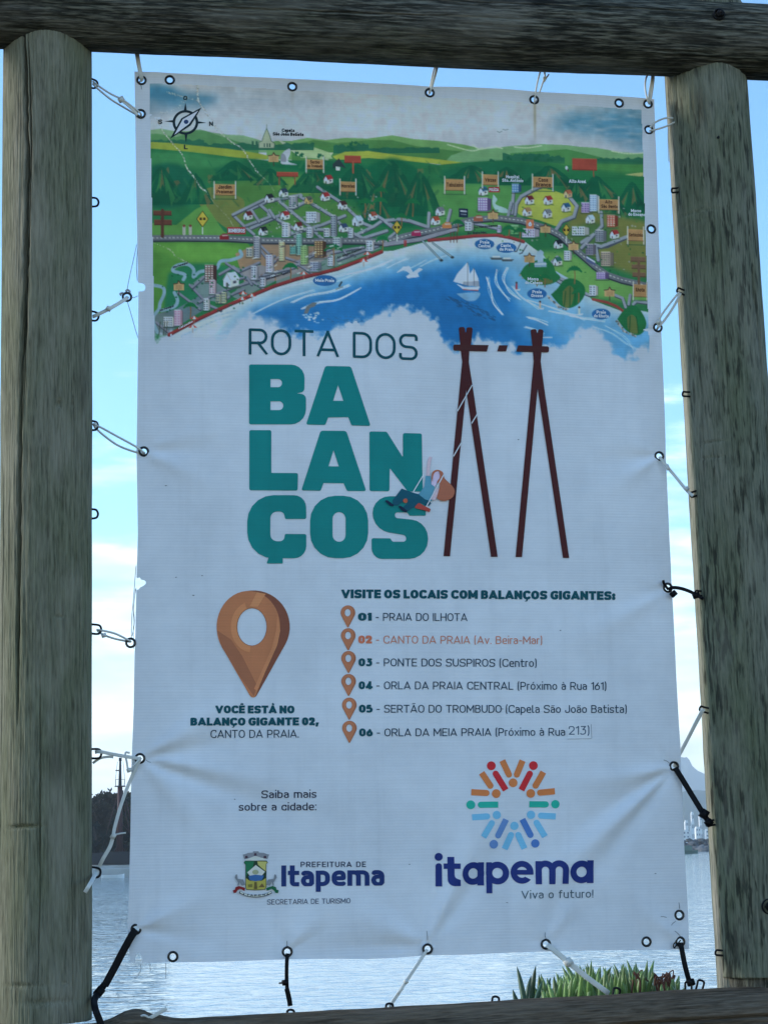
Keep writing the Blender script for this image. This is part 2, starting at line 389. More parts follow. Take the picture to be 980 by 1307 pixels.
def relief(P):
    """depth (m, towards the viewer positive) of the cloth at photo points P (n,2)"""
    P = np.asarray(P, float); x = P[:, 0]; y = P[:, 1]
    u = (x - 172) / 690.0; v = (y - 100) / 1120.0
    d = 0.012 * np.sin(np.pi * np.clip(u, 0, 1)) * np.sin(np.pi * np.clip(v, 0, 1))          # slack belly
    d += 0.004 * np.sin(5.3 * v + 2.1 * u + 0.6) * np.sin(np.pi * np.clip(u, 0, 1))
    d += 0.0016 * np.sin(3.7 * u * 3 + 4.0 * v) * np.sin(9 * v + 1.3)
    for (x0, y0, x1, y1, w0, w1, h) in FOLDS:
        L_ = math.hypot(x1 - x0, y1 - y0); ux, uy = (x1 - x0) / L_, (y1 - y0) / L_
        s = (x - x0) * ux + (y - y0) * uy; n = -(x - x0) * uy + (y - y0) * ux
        t = np.clip(s / L_, -0.3, 1.6)
        ww = w0 + (w1 - w0) * np.clip(t, 0, 1.6)
        a = np.where(t < 0, np.exp(-(s / (w0 * 1.2)) ** 2), np.clip(1.25 - t, 0, 1) ** 1.4 * np.clip(0.25 + t * 4, 0, 1))
        d += 0.00138 * h * a * np.exp(-(n / ww) ** 2)
    for (gx, gy, dirs) in PUCKERS:                     # tight creases running out from each tied eyelet
        for (a, ln, h) in dirs:
            s = (x - gx) * math.cos(a) + (y - gy) * math.sin(a); n = -(x - gx) * math.sin(a) + (y - gy) * math.cos(a)
            t = np.clip(s / ln, 0, 1)
            d += .001 * h * np.clip(s / 7, 0, 1) * (1 - t) ** 1.3 * (s > 0) * np.exp(-(n / (2.6 + 5 * t)) ** 2)
    for (gx, gy) in EYELETS:
        rr = (x - gx) ** 2 + (y - gy) ** 2
        d -= 0.0022 * np.exp(-rr / 15.0 ** 2)
    return d

def cloth(P, lift=0.0):
    W_ = atv(P, 0.0)
    W_[:, 1] -= relief(P) + lift
    return W_

WHITE_PX = lin((147, 166, 194))
WHITE_ALB = np.array([0.82, 0.83, 0.845])
def ink(rgb):
    """colour of the print itself, from how it reads beside the white cloth"""
    a = np.clip(lin(rgb) / WHITE_PX * WHITE_ALB, 0.0, 0.86)
    return np.maximum(a * (.74 + .26 * a.max() / .86), .006)

def inside(P, poly):
    x = P[:, 0]; y = P[:, 1]; r_ = np.zeros(len(P), bool)
    n = len(poly)
    for i in range(n):
        x0, y0 = poly[i]; x1, y1 = poly[(i + 1) % n]
        if y0 == y1: continue
        c = ((y0 > y) != (y1 > y)) & (x < (x1 - x0) * (y - y0) / (y1 - y0) + x0)
        r_ ^= c
    return r_

def resample(poly, step):
    o = []
    n = len(poly)
    for i in range(n):
        a = np.array(poly[i], float); b = np.array(poly[(i + 1) % n], float)
        k = max(1, int(math.ceil(np.linalg.norm(b - a) / step)))
        for j in range(k): o.append(tuple(a + (b - a) * j / k))
    return o

def fill(polys, holes=(), step=8.0):
    """triangulate the union of outlines minus holes, with inner points so that it can follow the cloth"""
    V = []; E_ = []
    def ring(p):
        p = resample(p, step); b = len(V); V.extend(p)
        E_.extend((b + i, b + (i + 1) % len(p)) for i in range(len(p)))
    for p in polys: ring(p)
    for h in holes: ring(h)
    A = np.array([q for p in polys for q in p]); lo = A.min(0); hi = A.max(0)
    if step < 1e3 and (hi - lo).max() > step * 1.5:
        gx, gy = np.meshgrid(np.arange(lo[0] + step * .5, hi[0], step), np.arange(lo[1] + step * .5, hi[1], step))
        G = np.stack([gx.ravel(), gy.ravel()], 1)
        k = np.zeros(len(G), bool)
        for p in polys: k |= inside(G, p)
        for h in holes: k &= ~inside(G, h)
        V.extend(map(tuple, G[k]))
    vs, es, fs, *_ = delaunay_2d_cdt([Vector(v) for v in V], E_, [], 0, 1e-5)
    vs = np.array([(v.x, v.y) for v in vs])
    T = np.array([f for f in fs if len(f) == 3])
    c = vs[T].mean(1)
    k = np.zeros(len(c), bool)
    for p in polys: k |= inside(c, p)
    for h in holes: k &= ~inside(c, h)
    return vs, T[k]

def cloth_normals(me, P):
    """shade every printed layer with the fold of the cloth itself"""
    P = np.asarray(P, float)
    gx = (relief(P + (.7, 0)) - relief(P - (.7, 0))) / (1.4 * PX); gy = -(relief(P + (0, .7)) - relief(P - (0, .7))) / (1.4 * PX)
    n = np.stack([-gx, -np.ones(len(P)), -gy], 1); n /= np.linalg.norm(n, axis=1)[:, None]
    me.normals_split_custom_set_from_vertices(n.astype(np.float32))

def ink_attr(me, C):
    a = me.color_attributes.new('ink', 'FLOAT_COLOR', 'POINT')
    C4 = np.ones((len(C), 4), np.float32); C4[:, :3] = C
    a.data.foreach_set('color', C4.ravel())

LAYER = 0.00025
class Print:
    """flat print lying on the cloth: coloured outlines in photo pixels, each a hair above the one below"""
    def __init__(s, base=1): s.V = []; s.F = []; s.C = []; s.P = []; s.n = 0; s.l = base
    def add(s, polys, col, holes=(), step=8.0, layer=None):
        if polys and not isinstance(polys[0][0], (tuple, list, np.ndarray)): polys = [polys]
        vs, T = fill(polys, holes, step)
        W_ = cloth(vs, LAYER * (s.l if layer is None else layer))
        s.P.append(vs); s.V.append(W_); s.F.append(T + s.n); s.C.append(np.tile(ink(col), (len(W_), 1))); s.n += len(W_)
        return s
    def up(s, k=1): s.l += k; return s
    def build(s, name, parent):
        V = np.concatenate(s.V); F_ = np.concatenate(s.F); C = np.concatenate(s.C)
        # make every face look at the viewer
        n = np.cross(V[F_[:, 1]] - V[F_[:, 0]], V[F_[:, 2]] - V[F_[:, 0]])
        fl = n[:, 1] > 0; F_[fl] = F_[fl][:, ::-1]
        o = mesh(name, V, F_, M_VINYL, parent)
        ink_attr(o.data, C); cloth_normals(o.data, np.concatenate(s.P))
        return o

def rp(pts, T=lambda x, y: (x, y), n=5):
    """rounded polygon: points (x,y[,radius])"""
    o = []; m = len(pts)
    for i in range(m):
        p = np.array(pts[i][:2], float); r_ = pts[i][2] if len(pts[i]) > 2 else 0
        if r_ <= 0: o.append(T(*p)); continue
        a = np.array(pts[i - 1][:2], float) - p; b = np.array(pts[(i + 1) % m][:2], float) - p
        la, lb = np.linalg.norm(a), np.linalg.norm(b)
        ca = np.clip(a @ b / la / lb, -1, 1); half = math.acos(ca) / 2
        t = min(r_ / math.tan(half), la * 0.5, lb * 0.5)
        p0 = p + a / la * t; p1 = p + b / lb * t
        rad = t * math.tan(half); kk = 1.0
        # circular arc through a rational quadratic
        wq = math.sin(half)
        for j in range(n + 1):
            q = j / n; c0, c1, c2 = (1 - q) ** 2, 2 * q * (1 - q) * wq, q * q
            o.append(T(*((p0 * c0 + p * c1 + p1 * c2) / (c0 + c1 + c2))))
    return o

def ell(cx, cy, rx, ry=None, n=24): 
    ry = rx if ry is None else ry
    return [(cx + rx * math.cos(2 * math.pi * k / n), cy + ry * math.sin(2 * math.pi * k / n)) for k in range(n)]

def bar(x0, y0, x1, y1, w_, round0=False, round1=False, n=6):
    a = math.atan2(y1 - y0, x1 - x0); nx, ny = -math.sin(a) * w_ / 2, math.cos(a) * w_ / 2
    o = []
    if round1: o += [(x1 + w_ / 2 * math.cos(a + math.pi / 2 - math.pi * k / n), y1 + w_ / 2 * math.sin(a + math.pi / 2 - math.pi * k / n)) for k in range(n + 1)]
    else: o += [(x1 + nx, y1 + ny), (x1 - nx, y1 - ny)]
    if round0: o += [(x0 + w_ / 2 * math.cos(a - math.pi / 2 - math.pi * k / n), y0 + w_ / 2 * math.sin(a - math.pi / 2 - math.pi * k / n)) for k in range(n + 1)]
    else: o += [(x0 - nx, y0 - ny), (x0 + nx, y0 + ny)]
    return o

# ------------------------------------------------------------------ lettering: a rounded grotesque drawn with a pen
XH = 0.74
Rd = 9.0    # "as round as fits"
def _s(*p): return p
O_ = [(0, 0, .42), (0, 1, .42), (1, 1, .42), (1, 0, .42), 'c']
GL = {  # width, strokes; points (x 0..1 across, y in cap heights[, corner radius in cap heights]); 'c' closes a stroke
 'A': (.86, [[(0, 0), (.5, 1), (1, 0)], [(.2, .27), (.8, .27)]]),
 'B': (.72, [[(0, 0), (0, 1), (.93, 1, .25), (.93, .53, .25), (0, .53)], [(.0, .53), (1, .53, .26), (1, 0, .26), (0, 0)]]),
 'C': (.76, [[(1, .70), (1, 1, .4), (0, 1, .42), (0, 0, .42), (1, 0, .4), (1, .30)]]),
 'D': (.76, [[(0, 0), (0, 1), (1, 1, .42), (1, 0, .42), 'c']]),
 'E': (.66, [[(1, 1), (0, 1), (0, 0), (1, 0)], [(0, .51), (.9, .51)]]),
 'F': (.64, [[(1, 1), (0, 1), (0, 0)], [(0, .48), (.9, .48)]]),
 'G': (.78, [[(1, .72), (1, 1, .4), (0, 1, .42), (0, 0, .42), (1, 0, .42), (1, .47), (.55, .47)]]),
 'H': (.78, [[(0, 0), (0, 1)], [(1, 0), (1, 1)], [(0, .5), (1, .5)]]),
 'I': (.0, [[(0, 0), (0, 1)]]),
 'J': (.62, [[(1, 1), (1, 0, .36), (0, 0, .36), (0, .3)]]),
 'L': (.62, [[(0, 1), (0, 0), (1, 0)]]),
 'M': (.96, [[(0, 0), (0, 1), (.5, .3), (1, 1), (1, 0)]]),
 'N': (.78, [[(0, 0), (0, 1), (1, 0), (1, 1)]]),
 'O': (.80, [O_]),
 'P': (.72, [[(0, 0), (0, 1), (1, 1, .3), (1, .42, .3), (0, .42)]]),
 'R': (.74, [[(0, 0), (0, 1), (1, 1, .28), (1, .45, .28), (0, .45)], [(.5, .45), (1, 0)]]),
 'S': (.74, [[(1, .74), (1, 1, .28), (0, 1, .28), (0, .52, .24), (1, .48, .24), (1, 0, .28), (0, 0, .28), (0, .26)]]),
 'T': (.74, [[(0, 1), (1, 1)], [(.5, 1), (.5, 0)]]),
 'U': (.76, [[(0, 1), (0, 0, .4), (1, 0, .4), (1, 1)]]),
 'V': (.84, [[(0, 1), (.5, 0), (1, 1)]]),
 'X': (.78, [[(0, 0), (1, 1)], [(0, 1), (1, 0)]]),
 'a': (.56, [[(0.05, .56), (0.05, 'x', .26), (1, 'x', .26), (1, 0)], [(1, .43), (0, .43, .2), (0, 0, .2), (1, 0.02, .26), (1, .43)]]),
 'b': (.60, [[(0, 0), (0, 1)], [(0, 0), (1, 0, .3), (1, 'x', .3), (0, 'x')]]),
 'c': (.58, [[(1, .52), (1, 'x', .32), (0, 'x', .33), (0, 0, .33), (1, 0, .32), (1, .22)]]),
 'd': (.60, [[(1, 0), (1, 1)], [(1, 0), (0, 0, .3), (0, 'x', .3), (1, 'x')]]),
 'e': (.60, [[(0, .37), (1, .37), (1, 'x', .34), (0, 'x', .34), (0, 0, .34), (1, 0, .30), (1, .14)]]),
 'f': (.42, [[(1, 1), (.4, 1, .2), (.4, 0)], [(0, 'x'), (.95, 'x')]]),
 'g': (.60, [[(1, 0), (0, 0, .3), (0, 'x', .3), (1, 'x'), (1, -.27, .3), (0, -.27)]]),
 'h': (.58, [[(0, 0), (0, 1)], [(0, 'x'), (1, 'x', .28), (1, 0)]]),
 'i': (.0, [[(0, 0), (0, 'x')], 'dot']),
 'l': (.16, [[(0, 1), (0, 0, .14), (1, 0)]]),
 'm': (.94, [[(0, 0), (0, 'x')], [(0, 'x'), (.5, 'x', .22), (.5, 0)], [(.5, 'x'), (1, 'x', .22), (1, 0)]]),
 'n': (.58, [[(0, 0), (0, 'x')], [(0, 'x'), (1, 'x', .28), (1, 0)]]),
 'o': (.62, [[(0, 0, .34), (0, 'x', .34), (1, 'x', .34), (1, 0, .34), 'c']]),
 'p': (.60, [[(0, -.27), (0, 'x')], [(0, 0), (1, 0, .3), (1, 'x', .3), (0, 'x')]]),
 'q': (.60, [[(1, -.27), (1, 'x')], [(1, 0), (0, 0, .3), (0, 'x', .3), (1, 'x')]]),
 'r': (.34, [[(0, 0), (0, 'x')], [(0, 'x'), (1, 'x')]]),
 's': (.54, [[(1, .56), (1, 'x', .2), (0, 'x', .2), (0, .38, .18), (1, .35, .18), (1, 0, .2), (0, 0, .2), (0, .18)]]),
 't': (.48, [[(.30, .95), (.30, 0, .2), (1, 0)], [(0, 'x'), (1.0, 'x')]]),
 'u': (.58, [[(0, 'x'), (0, 0, .28), (1, 0)], [(1, 'x'), (1, 0)]]),
 'v': (.60, [[(0, 'x'), (.5, 0), (1, 'x')]]),
 'x': (.58, [[(0, 0), (1, 'x')], [(0, 'x'), (1, 0)]]),
 'z': (.54, [[(0, 'x'), (1, 'x'), (0, 0), (1, 0)]]),
 '0': (.66, [[(0, 0, .34), (0, 1, .34), (1, 1, .34), (1, 0, .34), 'c']]),
 '1': (.34, [[(0, .80), (1, 1), (1, 0)]]),
 '2': (.62, [[(0, .72), (0, 1, .3), (1, 1, .3), (1, .56, .2), (0, 0), (1, 0)]]),
 '3': (.62, [[(0, 1), (1, 1), (.45, .58), (1, .58, .26), (1, 0, .3), (0, 0, .3), (0, .2)]]),
 '4': (.70, [[(.70, 1), (0, .25), (1.06, .25)], [(.72, 1), (.72, 0)]]),
 '5': (.62, [[(.95, 1), (.08, 1), (0, .56), (1, .6, .28), (1, 0, .3), (0, 0, .3), (0, .2)]]),
 '6': (.64, [[(.75, 1), (0, .42, .2), (0, 0, .3), (1, 0, .3), (1, .6, .3), (0, .6, .25), (0, .3)]]),
 '.': (.0, ['pt']), ',': (.06, ['cm']), ':': (.0, ['pt', 'pt2']), '-': (.40, [[(0, .42), (1, .42)]]),
 '(': (.22, [[(1, 1.08), (0, .82, .3), (0, .1, .3), (1, -.18)]]), ')': (.22, [[(0, 1.08), (1, .82, .3), (1, .1, .3), (0, -.18)]]),
 '!': (.0, [[(0, .3), (0, 1)], 'pt']), ' ': (.18, []),
}
ACC = {'Ç': 'C,', 'Ê': 'E^', 'Á': 'A/', 'Ã': 'A~', 'ó': 'o/', 'à': 'a`', 'ã': 'a~', 'ç': 'c,', 'á': 'a/', 'ô': 'o^', 'ê': 'e^', 'É': 'E/', 'Í': 'I/'}

def glyph(ch, st, ho, wid=1.0):
    """outlines (list of polygons, local units: cap height = 1) and advance width"""
    acc = ''
    if ch in ACC: ch, acc = ACC[ch][0], ACC[ch][1]
    W_, strokes = GL[ch]
    W_ = W_ * wid + (st if W_ < .2 else 0)
    W_ = max(W_, st)
    polys = []
    def mapx(x):
        return st / 2 + x * (W_ - st)
    def mapy(y):
        if y == 'x': return XH - ho / 2
        if y >= .99 and y <= 1.001: return y - ho / 2
        if y <= 0: return y + ho / 2
        return y
    hi = XH if (ch.islower() and ch not in 'bdfhlt') else 1.0
    for stx in strokes:
        if stx == 'dot': polys.append(ell(st / 2, 1.0, st * .58, st * .58, 12)); continue
        if stx == 'pt': polys.append(ell(st / 2, st * .55, st * .6, st * .6, 10)); continue
        if stx == 'pt2': polys.append(ell(st / 2, XH - st * .5, st * .6, st * .6, 10)); continue
        if stx == 'cm': polys.append([(st * .1, st * 1.0), (st * 1.2, st * 1.0), (st * .8, -.16), (st * .1, -.16)]); continue
        closed = stx[-1] == 'c'; pts = [p for p in stx if p != 'c']
        pp = [(mapx(p[0]), mapy(p[1]), (p[2] if len(p) > 2 else 0)) for p in pts]
        if closed: path = rp(pp, n=5); path = path + [path[0]]
        else:
            path = []
            q = rp(pp, n=5) if len(pp) > 2 else [p[:2] for p in pp]
            # rp treats the outline as closed: ends have radius 0, so their points are kept as they are
            path = q
        ys = [p[1] for p in path]
        for k in range(len(path) - 1):
            (x0, y0), (x1, y1) = path[k], path[k + 1]
            L_ = math.hypot(x1 - x0, y1 - y0)
            if L_ < 1e-6: continue
            c, s_ = abs(x1 - x0) / L_, abs(y1 - y0) / L_
            t = math.hypot(st * s_, ho * c)
            diag = 0.15 < c < 0.95 and len(path) < 8
            first = (k == 0 and not closed); last = (k == len(path) - 2 and not closed)
            ext = t / 2 if diag else (0 if ch in 'CGSaes356()' else (st * c + ho * s_) / 2)
            ux, uy = (x1 - x0) / L_, (y1 - y0) / L_
            e0 = ext if first else 0; e1 = ext if last else 0
            polys.append(bar(x0 - ux * e0, y0 - uy * e0, x1 + ux * e1, y1 + uy * e1, t))
        for k in range(len(path) if closed else len(path)):
            if not closed and k in (0, len(path) - 1):
                continue
            x, y = path[k]
            polys.append([(x - st / 2, y - ho / 2), (x + st / 2, y - ho / 2), (x + st / 2, y + ho / 2), (x - st / 2, y + ho / 2)]
                         if len(path) < 6 and not (diag and 0) else ell(x, y, st / 2, ho / 2, 8))
    # flat cut at the cap line, the x line and the base line
    lo = -.27 if ch in 'pgqj,()' else 0.0
    top = 1.1 if ch in '()' else (1.2 if 'dot' in strokes else hi)
    polys = [[(x, min(max(y, lo), top)) for x, y in p] for p in polys]
    m = W_ / 2; b = hi + .09
    if acc == ',': polys += [[(m - st * .35, 0.02), (m + st * .45, 0.02), (m + st * .35, -.1), (m + st * .1, -.24), (m - st * .7, -.24), (m - st * .1, -.1)]]
    if acc == '^': polys += [bar(m - .17, b, m, b + .16, ho * .75), bar(m + .17, b, m, b + .16, ho * .75)]
    if acc == '/': polys += [bar(m - .05, b, m + .12, b + .17, st * .8)]
    if acc == '`': polys += [bar(m + .05, b, m - .12, b + .17, st * .8)]
    if acc == '~': polys += [bar(m - .2, b + .02, m - .08, b + .1, ho * .7), bar(m - .08, b + .1, m + .08, b + .04, ho * .7), bar(m + .08, b + .04, m + .2, b + .12, ho * .7)]
    return polys, W_

def text(P, s, x0, y0, x1, y1, h, col, st=.125, ho=None, wid=1.0, gap=None, layer=None):
    """set a line of lettering from (x0,y0) to (x1,y1) along its base line, cap height h photo pixels"""
    ho = st * .92 if ho is None else ho
    gap = (.13 if st < .2 else .07) if gap is None else gap
    x = 0; items = []
    for ch in s:
        g, w_ = glyph(ch, st, ho, wid)
        items.append((g, x)); x += (w_ if ch != ' ' or st < .2 else .12 + st * .3) + gap
    Lx = x - gap
    kx = (x1 - x0) / Lx
    for g, gx in items:
        if not g: continue
        polys = [[(x0 + (gx + a) * kx, y0 + (y1 - y0) * (gx + a) / Lx - b * h) for a, b in p] for p in g]
        polys = [[q for i, q in enumerate(p) if abs(q[0] - p[i - 1][0]) + abs(q[1] - p[i - 1][1]) > 1e-4] for p in polys]
        polys = [p for p in polys if len(p) > 2]
        P.add(polys, col, step=max(8.0, h * 0.6) if h > 12 else 1e6, layer=layer)

# ------------------------------------------------------------------ the printed map, painted point by point on a fine sheet
SS = 3
MX0, MX1, MY0, MY1 = 184, 834, 96, 476
HH, WW = (MY1 - MY0) * SS, (MX1 - MX0) * SS
IMG = np.zeros((HH, WW, 3), np.float32)
GX = (np.arange(WW) + .5) / SS + MX0
GY = (np.arange(HH) + .5) / SS + MY0

def _box(lo, hi):
    a = max(int((lo[0] - MX0) * SS) - 1, 0); b = min(int((hi[0] - MX0) * SS) + 2, WW)
    c = max(int((lo[1] - MY0) * SS) - 1, 0); d = min(int((hi[1] - MY0) * SS) + 2, HH)
    return a, b, c, d

def put(mask, col, sl):
    c, d, a, b = sl
    col = np.asarray(col, np.float32) / 255
    IMG[c:d, a:b] += (col - IMG[c:d, a:b]) * mask[..., None]

def pmask(pts):
    A = np.array(pts, float)
    a, b, c, d = _box(A.min(0), A.max(0))
    if b <= a or d <= c: return None, None
    X = GX[a:b][None]; Y = GY[c:d][:, None]
    m = np.zeros((d - c, b - a), bool)
    n = len(A)
    for i in range(n):
        x0, y0 = A[i]; x1, y1 = A[(i + 1) % n]
        if y0 == y1: continue
        m ^= ((y0 > Y) != (y1 > Y)) & (X < (x1 - x0) * (Y - y0) / (y1 - y0) + x0)
    return m.astype(np.float32), (c, d, a, b)

def poly(pts, col, al=1.0, smooth=False):
    if smooth: pts = [tuple(p) for p in bez(list(pts) + [pts[0]], 6)]
    m, sl = pmask(pts)
    if m is not None: put(m * al, col, sl)

def blur(m, r_):
    k = max(1, int(r_ * SS))
    for ax in (0, 1):
        for _ in range(2):
            p = np.pad(m, [(k, k) if q == ax else (0, 0) for q in (0, 1)], mode='edge')
            c = np.cumsum(p, ax, dtype=np.float64)
            c = np.concatenate([np.zeros_like(np.take(c, [0], ax)), c], ax)
            m = ((np.take(c, range(2 * k + 1, c.shape[ax]), ax) - np.take(c, range(0, c.shape[ax] - 2 * k - 1), ax)) / (2 * k + 1)).astype(np.float32)
    return m

def soft(pts, col, r_, al=1.0, smooth=True, tex=None):
    if smooth: pts = [tuple(p) for p in bez(list(pts) + [pts[0]], 6)]
    m = np.zeros((HH, WW), np.float32)
    q, sl = pmask(pts)
    if q is None: return
    m[sl[0]:sl[1], sl[2]:sl[3]] = q
    m = blur(m, r_) * al
    if tex is not None: m = np.clip(m * tex, 0, 1)
    put(m, col, (0, HH, 0, WW))

def line(pts, w_, col, al=1.0, dash=None, smooth=False):
    if smooth: pts = [tuple(p) for p in bez(pts, 6)]
    run = 0.0
    for (x0, y0), (x1, y1) in zip(pts[:-1], pts[1:]):
        L_ = math.hypot(x1 - x0, y1 - y0)
        if L_ < 1e-6: continue
        a, b, c, d = _box((min(x0, x1) - w_, min(y0, y1) - w_), (max(x0, x1) + w_, max(y0, y1) + w_))
        if b <= a or d <= c: run += L_; continue
        X = GX[a:b][None] - x0; Y = GY[c:d][:, None] - y0
        s = (X * (x1 - x0) + Y * (y1 - y0)) / L_
        sc = np.clip(s, 0, L_)
        dd = np.hypot(X - sc * (x1 - x0) / L_, Y - sc * (y1 - y0) / L_)
        m = np.clip((w_ / 2 - dd) * SS + .5, 0, 1)
        if dash: m = m * (((s + run) % dash[0]) < dash[1])
        put(m.astype(np.float32) * al, col, (c, d, a, b)); run += L_

def oval(cx, cy, rx, ry, col, al=1.0): poly(ell(cx, cy, rx, ry, 20), col, al)
def zz(z, pts):
    x0, y0, s = {'A': (190, 140, 6.125), 'B': (330, 160, 6.125), 'C': (470, 160, 4.9), 'D': (650, 180, 5.158), 'E': (190, 240, 6.125),
                 'F': (320, 240, 5.444), 'G': (490, 260, 5.158), 'H': (650, 280, 5.158)}[z]
    return [(x0 + p[0] / s, y0 + p[1] / s) for p in pts]

WH = (147, 166, 194)
TX = fbm((HH, WW), (60, 90), 5); TX2 = fbm((HH, WW), (14, 60), 9); TX3 = fbm((HH, WW), (26, 26), 21, 5)
# sky of the map
IMG[:] = np.array((154, 168, 190), np.float32) / 255
IMG += ((TX2 - .5) * .03)[..., None].astype(np.float32)
soft([(184, 106), (205, 108), (232, 116), (262, 122), (280, 126), (262, 136), (225, 140), (200, 142), (184, 144)], (52, 112, 152), 5, .95, tex=.45 + TX * 1.1)
soft([(184, 128), (215, 131), (235, 140), (215, 150), (184, 152)], (120, 140, 165), 5, .6)
soft([(255, 112), (330, 112), (420, 120), (420, 140), (320, 142), (262, 150)], (112, 138, 168), 12, .55, tex=.3 + TX2)
soft([(834, 138), (790, 138), (748, 140), (715, 150), (690, 165), (728, 168), (770, 176), (834, 192)], (62, 120, 160), 9, .95, tex=.35 + TX2 * 1.2)
soft([(560, 140), (690, 150), (700, 178), (600, 176)], (150, 166, 192), 10, .6)
# far hills
poly([(184, 167), (205, 165), (222, 168), (240, 168), (255, 166), (270, 170), (290, 173), (310, 174), (325, 178), (342, 184), (342, 196), (184, 196)], (104, 146, 116))
poly([(184, 172), (200, 171), (225, 176), (250, 167), (262, 168), (285, 176), (310, 184), (330, 188), (330, 200), (184, 200)], (72, 128, 84))
poly([(340, 184), (352, 181), (372, 181), (392, 177), (415, 180), (440, 177), (468, 178), (500, 174), (528, 179), (556, 181), (590, 186), (612, 191), (640, 200), (650, 207), (340, 205)], (96, 146, 92))
poly([(372, 186), (400, 180), (430, 184), (470, 180), (500, 180), (530, 188), (560, 192), (600, 196), (640, 206), (640, 210), (372, 210)], (68, 122, 72))
poly([(352, 178), (366, 184), (378, 192), (395, 196), (425, 196), (418, 206), (380, 200), (366, 190)], (160, 178, 165), .9)
poly([(375, 192), (400, 189), (420, 196), (424, 204), (384, 203)], (140, 168, 130), .9)
poly([(575, 200), (600, 191), (618, 192), (648, 188), (690, 185), (722, 186), (740, 188), (760, 189), (790, 194), (834, 197), (834, 215), (560, 215)], (100, 150, 110))
poly([(650, 197), (690, 194), (722, 191), (745, 196), (770, 202), (800, 204), (834, 206), (834, 232), (650, 225)], (66, 126, 76))
for pts in ([(602, 187), (612, 192), (628, 189), (640, 191)], [(570, 186), (600, 194), (615, 190)], [(655, 189), (672, 190), (690, 187)], [(780, 193), (800, 196), (822, 195)]):
    line(pts, 1.6, (165, 190, 170), .7, smooth=True)
# dark tree line with bumpy tops
for (xa, xb, y, hgt, sd_) in ((184, 260, 182, 4, 1), (260, 400, 188, 5, 2), (425, 470, 192, 9, 3), (470, 560, 192, 3, 4), (665, 720, 205, 8, 5), (640, 700, 202, 6, 6), (760, 834, 205, 5, 7)):
    r_ = random.Random(sd_)
    top = [(x, y - hgt * (.35 + .65 * r_.random())) for x in np.arange(xa, xb + 1, 3.2)]
    poly(top + [(xb, y + 5), (xa, y + 5)], (34, 96, 78), .9, smooth=False)
# yellow fields
poly([(184, 181), (215, 183), (250, 187), (290, 191), (330, 197), (342, 200), (340, 205), (300, 203), (265, 198), (225, 194), (184, 190)], (128, 148, 62))
poly([(424, 201), (440, 195), (470, 194), (510, 200), (550, 204), (590, 209), (575, 213), (520, 207), (470, 204), (430, 206)], (140, 158, 66))
# the green plain
plain = [(184, 189), (225, 193), (260, 197), (300, 202), (342, 206), (420, 206), (470, 203), (520, 207), (560, 212), (590, 209), (640, 206), (700, 208), (760, 216), (834, 222), (834, 400), (700, 400), (640, 330), (500, 330), (330, 400), (200, 440), (184, 440)]
poly(plain, (40, 110, 72))
soft([(184, 195), (240, 196), (300, 206), (330, 212), (270, 216), (215, 212), (184, 212)], (58, 128, 84), 2, .8)
soft([(184, 214), (215, 209), (238, 216), (262, 240), (240, 262), (190, 262)], (22, 92, 76), 2.5, .9)
soft([(270, 218), (300, 208), (330, 206), (350, 222), (330, 235), (290, 232)], (28, 96, 72), 2.5, .8)
soft([(330, 212), (380, 208), (440, 208), (480, 218), (500, 240), (470, 258), (430, 248), (400, 225)], (22, 98, 72), 2.5, .85)
soft([(470, 212), (500, 203), (530, 216), (550, 240), (545, 262), (556, 285), (490, 292), (455, 262)], (20, 96, 70), 2, .9)
soft([(560, 220), (620, 208), (690, 212), (700, 232), (640, 236), (580, 236)], (26, 100, 74), 2.5, .9)
soft([(700, 226), (740, 220), (770, 226), (834, 232), (834, 290), (790, 290), (740, 262)], (30, 106, 70), 2.5, .9)
soft([(640, 212), (700, 210), (750, 216), (800, 222), (834, 226), (834, 212), (740, 208)], (62, 124, 70), 2, .8)
poly([(834, 219), (810, 221), (796, 223), (815, 225), (834, 224)], (170, 170, 120), .8)
soft([(545, 240), (575, 236), (650, 238), (668, 262), (650, 290), (560, 296), (545, 290)], (78, 138, 78), 3, .9)
soft([(300, 232), (350, 226), (400, 235), (440, 262), (470, 285), (430, 300), (330, 300), (285, 270)], (74, 122, 66), 4, .9)
soft([(345, 232), (380, 226), (412, 232), (402, 248), (370, 250)], (104, 146, 72), 3, .7)
poly([(252, 252), (270, 240), (300, 250), (312, 262), (300, 296), (270, 278), (256, 264)], (104, 116, 66), .9, smooth=True)
poly([(184, 284), (225, 288), (250, 268), (262, 262), (285, 296), (300, 305), (184, 306)], (86, 140, 72), .9)
for (cx, cy, rx, ry) in ((214, 224, 5, 9), (224, 236, 8, 5), (192, 245, 3, 8), (268, 230, 7, 6), (305, 222, 9, 4), (340, 226, 7, 6), (398, 236, 9, 5), (470, 226, 6, 8), (504, 228, 7, 9), (478, 258, 6, 14), (594, 228, 8, 5), (610, 218, 5, 3), (700, 235, 6, 8), (810, 246, 8, 6), (770, 240, 5, 9), (500, 255, 8, 8), (535, 222, 6, 8)):
    tl = random.uniform(-.5, .7)
    k = [(cx + rx * .8 * math.cos(t) * random.uniform(.3, 1.2) + ry * math.sin(t) * tl, cy + ry * math.sin(t) * random.uniform(.5, 1.25)) for t in np.linspace(0, 2 * math.pi, 13)[:-1]]
    poly(k, (112, 98, 70), .6)
    poly([(a + 1.5, b + 1) for a, b in k[:5]], (60, 96, 64), .5)
